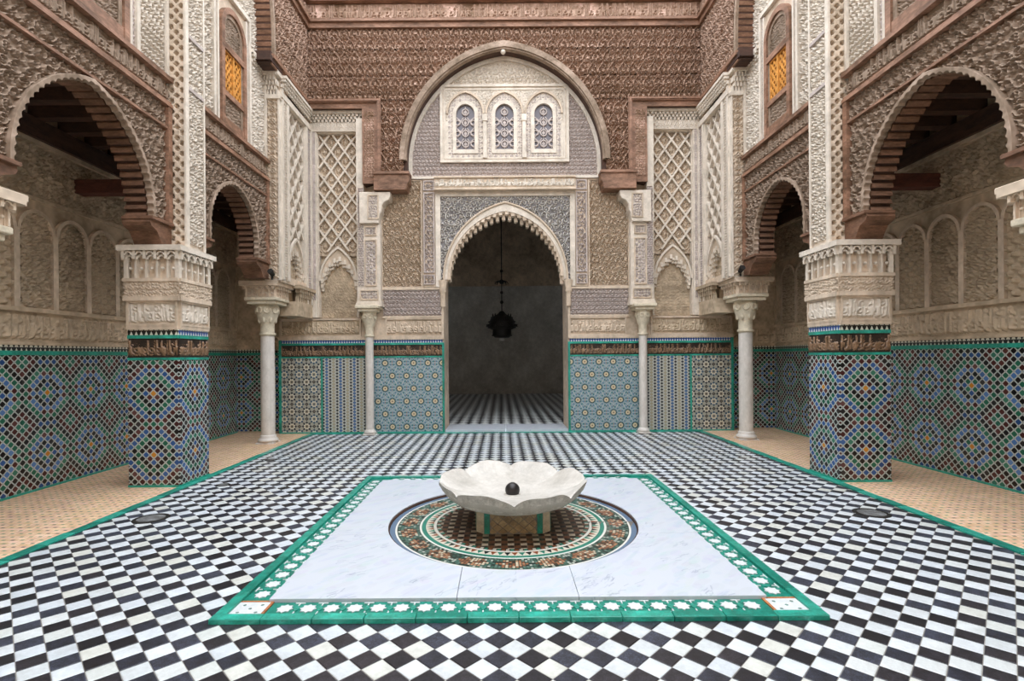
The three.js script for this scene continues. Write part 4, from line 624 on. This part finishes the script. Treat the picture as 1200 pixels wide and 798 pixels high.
    const along = (q) => { const L = q * cl[cl.length - 1]; let i = 1; while (i < cl.length - 1 && cl[i] < L) i++; const f = (L - cl[i - 1]) / (cl[i] - cl[i - 1]), p = c0[i - 1], r = c0[i]; return [lerp(p[0], r[0], f), lerp(p[1], r[1], f), Math.atan2(r[1] - p[1], r[0] - p[0])]; };
    const rim = [], rn = k ? 30 : 36; for (let i = 0; i <= rn * 4; i++) { const [p, q, an] = along(i / (rn * 4)), o = 0.02 * Math.abs(Math.sin(i / 4 * PI)); rim.push([p - Math.sin(an) * o, q + Math.cos(an) * o]); }
    part(t, 'scalloped_rim', extr([...arc(0.045), ...rim.reverse()], 0.07, [], 0.004), M.woodGrey, A.clone().multiply(new THREE.Matrix4().makeTranslation(0, 0, -0.005)));
    // ribs of the soffit, one by one
    const nr = k ? 28 : 34;
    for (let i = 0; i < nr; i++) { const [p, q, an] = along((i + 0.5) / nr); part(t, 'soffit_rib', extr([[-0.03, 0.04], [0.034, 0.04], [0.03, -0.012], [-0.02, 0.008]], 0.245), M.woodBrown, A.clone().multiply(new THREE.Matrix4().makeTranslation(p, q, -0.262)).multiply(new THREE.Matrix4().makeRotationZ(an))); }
    // stepped corbels at both springs
    for (const e of [-1, 1]) {
      const end = e > 0 ? y.b : y.a, X = (q) => lerp(y.c + e * y.R, end, q); // 0 at the opening, 1 at the frame
      part(t, 'corbel', [extr([[X(-0.04), y.sp], [X(-0.08), y.sp - 0.05], [X(-0.02), y.sp - 0.09], [X(0.25), y.sp - 0.13], [X(0.42), y.sp - 0.22], [X(0.5), y.sp - 0.28], [X(1.0), y.sp - 0.28], [X(1.0), y.sp]], 0.33), B(X(-0.09), X(1.0), y.sp - 0.015, y.sp + 0.02, 0.0, 0.36)], M.woodBrown, A.clone().multiply(new THREE.Matrix4().makeTranslation(0, 0, -0.28)));
    }
  });

  // pier between the arches: mosaic base, carved capital, tall pilaster shaft
  {
    const [d0, d1] = SPLIT, W = 0.6, p = thing('pier', 'square pier with colourful mosaic base, carved stucco capital and tall patterned shaft', 'pier', [s * (XP + W / 2), 0, -(d0 + d1) / 2], 'mosaic piers of the arcade');
    part(p, 'core', [B(d0 + 0.02, d1 - 0.02, 0, 2.9, -W + 0.02, -0.02)], M.stucco, PX.clone());
    const faces = [ // [matrix, u0, u1]: towards the camera, towards the court, away, gallery
      [frontM(d0, s), XP, XP + W], [PX, d0, d1], [new THREE.Matrix4().set(-s, 0, 0, 0, 0, 1, 0, 0, 0, 0, -1, -d1, 0, 0, 0, 1), -XP - W, -XP], [sideM(-s, -(XP + W)), d0, d1]];
    faces.forEach(([Fm, u0, u1], i) => {
      dado(p, u0, u1, Fm.clone(), [], { n: 0.0, mer: i === 1 ? merBlue : merBlack });
      const um = (u0 + u1) / 2, g = B(u0, u1, 0.03, 1.53, -0.01, 0.0119);
      bake(g, Fm); const q = part(p, 'tile_field', g, zPier); // medallions centred on the face
      const pos = q.geometry.attributes.position, uv = q.geometry.attributes.uv, o = rootPos.get(p), inv = Fm.clone().invert(), v = new THREE.Vector3();
      for (let k = 0; k < pos.count; k++) { v.set(pos.getX(k) + o[0], pos.getY(k) + o[1], pos.getZ(k) + o[2]).applyMatrix4(inv); uv.setXY(k, v.x - um + 0.322, v.y + 0.02); }
      carve(p, 'capital_band', relief(u0 + 0.02, u1 - 0.02, 1.96, 2.22, 0.0105, i < 2 ? (a, b) => script.scaled(0.8, 0.86)(a, b - 1.96) : arabesque.scaled(0.5), 0.024, 0.006), M.stuccoPale, Fm.clone());
      carve(p, 'capital_band', relief(u0 - 0.03, u1 + 0.03, 2.29, 2.47, 0.0105, arabesque.scaled(0.42), 0.02, 0.034), M.stucco, Fm.clone());
      part(p, 'capital_moulding', [...frame(u0, u1, 1.94, 2.24, 0.022, 0, 0.034), B(u0 - 0.03, u1 + 0.03, 2.24, 2.29, 0, 0.05), B(u0 - 0.03, u1 + 0.03, 2.47, 2.51, 0, 0.055), B(u0, u1, 1.895, 1.94, 0, 0.03), B(u0 - 0.03, u1 + 0.03, 2.27, 2.5, 0, 0.033)], M.stucco, Fm.clone());
      part(p, 'capital_niches', [...nicheRow(u0 - 0.02, u1 + 0.02, 2.51, 2.9 - i * 0.003, 0.02, 0.085 - i * 0.002, 5)], M.stuccoPale, Fm.clone());
    });
    // shaft
    const sd0 = 6.24, sd1 = 6.64, xi = 3.95, SF = frontM(sd0, s), SS = sideM(s, xi);
    part(p, 'shaft', B(sd0 + 0.05, sd1 - 0.012, 2.9, 8.9, -0.5, -0.033), M.stuccoPale, SS.clone());
    carve(p, 'shaft_facing', relief(xi + 0.02, XW - 0.01, 2.9, 7.2, 0.0085, dotted, 0.045, -0.045), M.stucco, SF.clone());
    parts(p, 'shaft_edge', [B(xi, xi + 0.022, 2.9, 8.9, -0.02, 0.006), B(XW - 0.012, XW + 0.01, 2.9, 8.9, -0.02, 0.004)], M.stuccoPale, SF.clone());
    const lv = [2.95, 4.9, 5.55, 7.0, 8.4]; for (let q = 0; q < 4; q++) { carve(p, 'shaft_field', relief(sd0 + 0.07, sd1 - 0.04, lv[q] + 0.03, lv[q + 1] - 0.03, 0.0105, q === 1 ? starnet.scaled(0.85) : arabesque.scaled(0.6), 0.032, -0.03), M.stuccoPale, SS.clone()); part(p, 'shaft_line', B(sd0 + 0.06, sd1 - 0.03, lv[q + 1] - 0.02, lv[q + 1] + 0.02, -0.02, 0.008), M.stuccoGrey, SS.clone()); }
    parts(p, 'shaft_edge', [B(sd0, sd0 + 0.06, 2.9, 8.9, -0.02, 0.004), B(sd1 - 0.03, sd1, 2.9, 8.9, -0.02, 0.004)], M.stuccoPale, SS.clone());
  }
  // tie beam from pier to gallery wall
  { const t = thing('tie_beam', 'dark red timber beam crossing the gallery behind the pier', 'beam', [s * 5, 3.66, -6.6], 'tie beams of the galleries'); t.userData.kind = 'thing'; part(t, 'timber', RB(6.52, 6.68, 3.68, 3.86, -0.94, 0.0, 0.012), M.woodTie, sideM(s, 4.63)); part(t, 'beam_cap', RB(6.5, 6.7, 3.64, 3.69, -0.12, 0.0, 0.008), M.woodDark, sideM(s, 4.6)); }

  // free marble columns under the arcade
  for (const [dc, lab, grp] of [[9.2, 'white marble column with carved impost, under the end of the narrower cedar arch', 'marble columns at the portal corners'], [3.84, 'carved impost capital and column carrying the wide cedar arch opposite its pier', 'columns at the open end of the wide arches']]) {
    const x = s * 4.33, c = thing('marble_column', lab, 'column', [x, 0, -dc], grp), z = -dc; c.userData.kind = 'thing';
    part(c, 'base', [RB(x - 0.16, x + 0.16, 0, 0.03, z - 0.16, z + 0.16, 0.008), lathe([[0, 0.03], [0.17, 0.03], [0.175, 0.07], [0.15, 0.1], [0.135, 0.11], [0.14, 0.14], [0.12, 0.16], [0, 0.16]], x, z)], M.column);
    part(c, 'shaft', lathe([[0.118, 0.16], [0.122, 0.9], [0.116, 1.9], [0.113, 1.96]], x, z), M.column);
    const cap = part(c, 'capital', lathe([[0.11, 1.94], [0.14, 1.955], [0.14, 1.99], [0.118, 2.0], [0.118, 2.16], [0.15, 2.2], [0.19, 2.36], [0.195, 2.5], [0.1, 2.53]], x, z), M.capital);
    const vol = []; for (let k = 0; k < 8; k++) { const a = k * PI / 4 + PI / 8, g = new THREE.TorusGeometry(0.05, 0.02, 6, 12); g.rotateY(-a + PI / 2); g.translate(x + 0.185 * Math.cos(a), 2.4, z + 0.185 * Math.sin(a)); vol.push(g); const l = new THREE.SphereGeometry(0.05, 8, 6); l.scale(0.7, 1.5, 0.7); l.translate(x + 0.14 * Math.cos(a + PI / 8), 2.24, z + 0.14 * Math.sin(a + PI / 8)); vol.push(l); }
    part(cap, 'volutes', vol, M.capital);
    part(c, 'abacus', [RB(x - 0.25, x + 0.25, 2.5, 2.56, z - 0.25, z + 0.25, 0.01), RB(x - 0.285, x + 0.285, 2.56, 2.62, z - 0.285, z + 0.285, 0.012)], M.capital);
    const im = part(c, 'impost', [RB(x - 0.25, x + 0.25, 2.62, 2.78, z - 0.25, z + 0.25, 0.01), RB(x - 0.35, x + 0.35, 2.84, 2.9, z - 0.35, z + 0.35, 0.01), RB(x - 0.3, x + 0.3, 2.78, 2.84, z - 0.3, z + 0.3, 0.01)], M.stucco);
    const iw = 0.25; for (const Q of [frontM(dc - iw).multiply(new THREE.Matrix4().makeTranslation(x, 0, 0)), sideM(1, x - iw).multiply(new THREE.Matrix4().makeTranslation(dc, 0, 0)), sideM(-1, -(x + iw)).multiply(new THREE.Matrix4().makeTranslation(dc, 0, 0)), new THREE.Matrix4().makeTranslation(x, 0, z - iw).multiply(new THREE.Matrix4().makeRotationY(PI))]) part(im, 'impost_niches', nicheRow(-iw, iw, 2.62, 2.85, 0.02, 0.1, 5), M.stucco, Q);
  }
  // slim columns engaged against the portal wall
  { const x = s * 2.72, z = -10.1, c = thing('slim_column', 'slender white marble column against the tiled portal wall', 'column', [x, 0, z], 'slender columns beside the doorway'); c.userData.kind = 'thing';
    part(c, 'base', [RB(x - 0.12, x + 0.12, 0, 0.03, z - 0.12, z + 0.12, 0.006), lathe([[0, 0.03], [0.115, 0.03], [0.12, 0.06], [0.1, 0.085], [0.09, 0.1], [0.08, 0.11]], x, z)], M.column);
    part(c, 'shaft', lathe([[0.08, 0.1], [0.082, 0.8], [0.078, 1.95]], x, z), M.column);
    part(c, 'capital', [lathe([[0.075, 1.94], [0.1, 1.95], [0.1, 1.98], [0.08, 1.99], [0.08, 2.14], [0.11, 2.18], [0.14, 2.32], [0.14, 2.44]], x, z), ...[0, 1, 2, 3, 4, 5, 6, 7].map((k) => { const a = k * PI / 4 + PI / 8, g = new THREE.TorusGeometry(0.035, 0.014, 5, 10); g.rotateY(-a + PI / 2); g.translate(x + 0.135 * Math.cos(a), 2.34, z + 0.135 * Math.sin(a)); return g; })], M.capital);
    part(c, 'abacus', [RB(x - 0.18, x + 0.18, 2.44, 2.5, z - 0.18, z + 0.18, 0.008), RB(x - 0.225, x + 0.225, 2.5, 2.56, z - 0.2, z + 0.22, 0.01)], M.capital); }

  // return wall above the corner column: frontal pilaster, lattice panel, wooden wing with a great arch rising over the court
  const r0 = 8.86, XR = 3.93, RW = sideM(s, XR), rw = struct('wall_return_' + side, 'narrow stucco return wall above the corner marble column', 'wall', [s * XR, 2.9, -9.6]);
  parts(rw, 'masonry', [B(r0 + 0.02, 9.19, 2.88, 6.47, -0.27, -0.005), B(9.99, 10.32, 2.33, 6.47, -0.27, -0.005), B(9.19, 9.99, 2.88, 6.47, -0.27, -0.17), B(9.1, 10.32, 2.88, 3.0, -0.27, 0)], M.stucco, RW.clone());
  part(rw, 'impost_block', [B(9.5, 10.25, 2.33, 2.6, -0.35, 0.03), ...dentils(9.5, 10.2, 2.6, 2.86, 0.0, 0.08, 7, 3), B(9.45, 10.25, 2.84, 2.9, -0.3, 0.1)], M.stuccoOld, RW.clone());
  parts(rw, 'edge_strip', [B(8.9, 8.96, 2.92, 6.3, -0.02, 0.03), B(9.1, 9.19, 2.92, 6.2, -0.02, 0.03), B(9.99, 10.06, 2.6, 6.2, -0.02, 0.03), B(10.2, 10.25, 2.6, 6.2, -0.02, 0.05)], M.stuccoPale, RW.clone());
  carve(rw, 'strip_field', relief(8.97, 9.09, 2.95, 6.2, 0.012, lozenge.scaled(0.6), 0.02, 0), M.stuccoPale, RW.clone());
  carve(rw, 'strip_field', relief(10.06, 10.2, 2.6, 6.2, 0.012, lozenge.scaled(0.6), 0.02, 0), M.stuccoGrey, RW.clone());
  part(rw, 'cornice', [B(r0, 10.2, 6.1, 6.2, -0.1, 0.04), ...dentils(r0, 10.15, 6.28, 6.42, 0.03, 0.1, 18, 3), B(r0, 10.2, 6.42, 6.47, -0.1, 0.12)], M.stuccoPale, RW.clone());
  // frontal pilaster facing the camera
  const PF = frontM(r0, s);
  part(rw, 'pilaster', [B(XR, XR + 0.27, 2.9, 6.12, -0.2, 0)], M.stuccoPale, PF.clone());
  carve(rw, 'pilaster_facing', relief(XR + 0.028, XR + 0.242, 2.92, 6.05, 0.0105, starnet.scaled(0.9), 0.034, 0.002), M.stucco, PF.clone());
  parts(rw, 'pilaster_edge', [B(XR, XR + 0.025, 2.9, 6.1, 0, 0.035), B(XR + 0.245, XR + 0.27, 2.9, 6.1, 0, 0.035)], M.stuccoPale, PF.clone());
  part(rw, 'pilaster_capital', [B(XR - 0.02, XR + 0.29, 6.05, 6.12, -0.2, 0.05), ...dentils(XR, XR + 0.27, 6.12, 6.42, 0.02, 0.12, 5, 4), B(XR - 0.03, XR + 0.3, 6.42, 6.5, -0.2, 0.15)], M.stuccoPale, PF.clone());
  lattice(rw, 'stucco lattice of crossing ribs over a blind arch', RW.clone().multiply(new THREE.Matrix4().makeTranslation(9.59, 0, 0)), 0.78, 6.08, { spring: 3.1, top: 3.8, sill: 3.0 }, { ground: M.stucco, rib: M.stuccoPale, niche: M.stuccoOld });
  const wg = thing('wooden_wing', 'carved wood wing with a ribbed arch springing above the return wall', 'facade', [s * XR, 6.47, -9.3], 'wooden wings beside the facade');
  const ac = 6.6, aR = 1.95, ay = 6.9, arcD = (v) => v < ay ? ac + aR : ac + Math.sqrt(Math.max(0, aR * aR - (v - ay) * (v - ay) * 0.62)); // arch edge: depth at height
  const edge = []; for (let v = 6.62; v <= 8.9; v += 0.08) edge.push([arcD(v), v]);
  part(wg, 'backing', extr([[10.07, 6.47], [10.07, 8.9], [edge[edge.length - 1][0], 8.9], ...[...edge].reverse(), [8.45, 6.47]], 0.27), M.woodDark, RW.clone().multiply(new THREE.Matrix4().makeTranslation(0, 0, -0.27)));
  carve(wg, 'carved_board', relief(8.0, 10.06, 6.64, 8.02, 0.0135, (p, q) => facade(p, q - 6.6), 0.06, 0.002, (p, q) => p > arcD(q) + 0.06), M.wood, RW.clone());
  carve(wg, 'inscription_board', relief(8.0, 10.06, 8.18, 8.52, 0.0135, (p, q) => script.scaled(1.0, 1.12)(p, q - 8.18), 0.035, 0.02, (p, q) => p > arcD(q) + 0.06), M.wood, RW.clone());
  parts(wg, 'beam', [B(8.5, 10.05, 6.57, 6.64, 0, 0.07), B(8.5, 10.05, 6.47, 6.57, 0, 0.03), B(8.1, 10.05, 8.02, 8.12, 0, 0.1), B(8.1, 10.05, 8.12, 8.17, 0, 0.15), B(8.0, 10.0, 8.53, 8.6, 0, 0.14)], M.woodRed, RW.clone());
  part(wg, 'arch_rim', [extr([...edge.map(([a, b]) => [a + 0.06, b]), ...[...edge].reverse()], 0.05)], M.woodGrey, RW.clone());
  for (let i = 0; i < 22; i++) { const v = 6.72 + i * 0.1, d = arcD(v); part(wg, 'soffit_rib', extr([[d + 0.04, v - 0.03], [d + 0.03, v + 0.045], [d - 0.03, v + 0.03], [d - 0.005, v - 0.025]], 0.26), M.woodRed, RW.clone().multiply(new THREE.Matrix4().makeTranslation(0, 0, -0.26))); }
  part(wg, 'corbel', [B(8.42, 8.9, 6.5, 6.6, -0.28, 0.04), B(8.48, 8.9, 6.6, 6.68, -0.27, 0.02)], M.woodDark, RW.clone());
  // small floodlight on the impost
  { const x = s * 4.05, z = -8.78, l = thing('floodlight', 'small dark floodlight on top of the corner column impost', 'floodlight', [x, 2.9, z], 'floodlights on the corner imposts');
    part(l, 'bracket', [B(x - 0.012, x + 0.012, 2.9, 2.98, z - 0.012, z + 0.012)], M.iron); const g = new THREE.CylinderGeometry(0.05, 0.038, 0.11, 18); g.rotateX(PI / 2 - 0.5); g.translate(x, 3.01, z + 0.03); part(l, 'housing', g, M.iron); }
}

// ------------------------------------------------------------------ the side of the court behind the camera, which shades what faces it
{
  const z = 4.2, w = struct('wall_front', 'plain stucco wall closing the court opposite the portal', 'wall', [0, 0, z]);
  const g = extr([[-5.9, 0], [-1.2, 0], [-1.2, 3.0], ...archPts(1.2, 3.0, 4.3, 12), [1.2, 3.0], [1.2, 0], [5.9, 0], [5.9, 8.9], [-5.9, 8.9]], 0.4); g.translate(0, 0, z); part(w, 'masonry', g, M.stucco);
  part(w, 'passage', [B(-1.2, 1.2, -0.05, 0, z, z + 2)], M.grout); part(w, 'passage_end', [B(-1.4, 1.4, 0, 4.5, z + 2, z + 2.2)], M.stuccoOld);
  part(w, 'moulding', [B(-4.2, 4.2, 4.92, 4.99, z - 0.08, z)], M.woodRed);
}
// ------------------------------------------------------------------ hall beyond the doorway
{
  const y = 0.055, hf = struct('floor_hall', 'checkered floor of the dim hall beyond the doorway', 'floor', [0, 0, -15]);
  part(hf, 'threshold', [RB(-1.25, -0.02, 0, y, -11.15, -10.31, 0.006)], M.marble); part(hf, 'threshold', [RB(-0.015, 1.25, 0, y, -11.15, -10.31, 0.006)], M.marble);
  const chk = std({ map: ctex(512, 512, 0.24, 0.24, (x, n) => { x.fillStyle = '#e2e4e0'; x.fillRect(0, 0, n, n); x.fillStyle = '#28272c'; x.beginPath(); x.moveTo(n / 2, 0); x.lineTo(n, n / 2); x.lineTo(n / 2, n); x.lineTo(0, n / 2); x.fill(); }), roughness: 0.3 });
  part(hf, 'tile_field', B(-4.5, 4.5, -0.05, y - 0.005, -20.2, -11.15), chk);
  const hw = struct('wall_hall', 'plain grey walls of the dim hall beyond the doorway', 'wall', [0, 0, -20]);
  parts(hw, 'plaster', [B(-4.7, 4.7, 0, 7.4, -20.3, -20.05), ...[-1, 1].flatMap((e) => [B(e * 4.7, e * 4.5, 0, 3.4, -20.1, -11.1), B(e * 4.7, e * 4.5, 4.6, 7.4, -20.1, -11.1), B(e * 4.7, e * 4.5, 3.4, 4.6, -20.1, -18.4), B(e * 4.7, e * 4.5, 3.4, 4.6, -17.6, -11.1)]), B(-4.7, -4.18, 0, 7.4, -11.2, -11.05), B(4.18, 4.7, 0, 7.4, -11.2, -11.05)], M.dull);  // unseen openings high in both side walls, added to brighten the hall
  part(hw, 'frieze', [B(-4.5, 4.5, 4.37, 7.2, -20.1, -20.0)], M.stuccoOld); part(hw, 'frieze_moulding', B(-4.5, 4.5, 4.3, 4.4, -20.1, -19.97), M.stuccoOld);
  const hc = struct('ceiling_hall', 'dark timber ceiling of the hall beyond the doorway', 'ceiling', [0, 7.3, -15]); part(hc, 'boards', B(-4.7, 4.7, 7.2, 7.4, -20.3, -11), M.woodDark);
  // chandelier
  const x = -0.08, z = -14.2, c = thing('chandelier', 'dark pierced brass chandelier hanging in the doorway', 'chandelier', [x, 2.0, z]);
  part(c, 'rod', [lathe([[0.014, 0], [0.014, 4.4]], x, z, 2.8, 8)], M.iron);
  for (const [yy, r] of [[3.05, 0.05], [3.32, 0.045], [3.62, 0.07], [3.92, 0.045]]) { const g = new THREE.SphereGeometry(r, 12, 8); g.translate(x, yy, z); part(c, 'knop', g, M.iron); }
  { const gs = []; for (let k = 0; k < 8; k++) { const a = k * PI / 4; gs.push((() => { const g = new THREE.TorusGeometry(0.09, 0.012, 5, 10, PI); g.rotateY(-a); g.translate(x + 0.09 * Math.cos(a), 3.55, z + 0.09 * Math.sin(a)); return g; })()); } part(c, 'scroll_crown', gs, M.iron); }
  part(c, 'drum', lathe([[0.05, 2.8], [0.12, 2.72], [0.3, 2.62], [0.36, 2.5], [0.36, 2.34], [0.32, 2.3], [0.26, 2.28], [0.26, 2.12], [0.2, 2.06], [0.05, 2.05]], x, z, 0, 20), M.iron);
  part(c, 'rings', [[0.37, 2.5], [0.38, 2.34], [0.27, 2.12], [0.3, 2.62]].map(([r, yy]) => { const g = new THREE.TorusGeometry(r, 0.018, 6, 28); g.rotateX(PI / 2); g.translate(x, yy, z); return g; }), M.iron);
  for (let k = 0; k < 12; k++) { const a = k * PI / 6, px = x + 0.4 * Math.cos(a), pz = z + 0.4 * Math.sin(a); part(c, 'lamp_cup', [lathe([[0.0, 0], [0.03, 0.01], [0.045, 0.07], [0.04, 0.07], [0.0, 0.02]], px, pz, 2.36, 10), bar(0, 0, 0.1, 0, 0.016, -0.008, 0.008).rotateY(-a).translate(x + 0.35 * Math.cos(a), 2.37, z + 0.35 * Math.sin(a))], M.iron); const b = a + PI / 12; part(c, 'finial', lathe([[0, 0.1], [0.02, 0.05], [0.012, 0]], x + 0.26 * Math.cos(b), z + 0.26 * Math.sin(b), 2.64, 6), M.iron); }
  const bulb = lathe([[0, 0], [0.07, 0.01], [0.075, 0.1], [0, 0.1]], x, z, 1.97, 14); part(c, 'bulb_cover', bulb, M.lampWhite);
}
renderer.render(scene, camera);
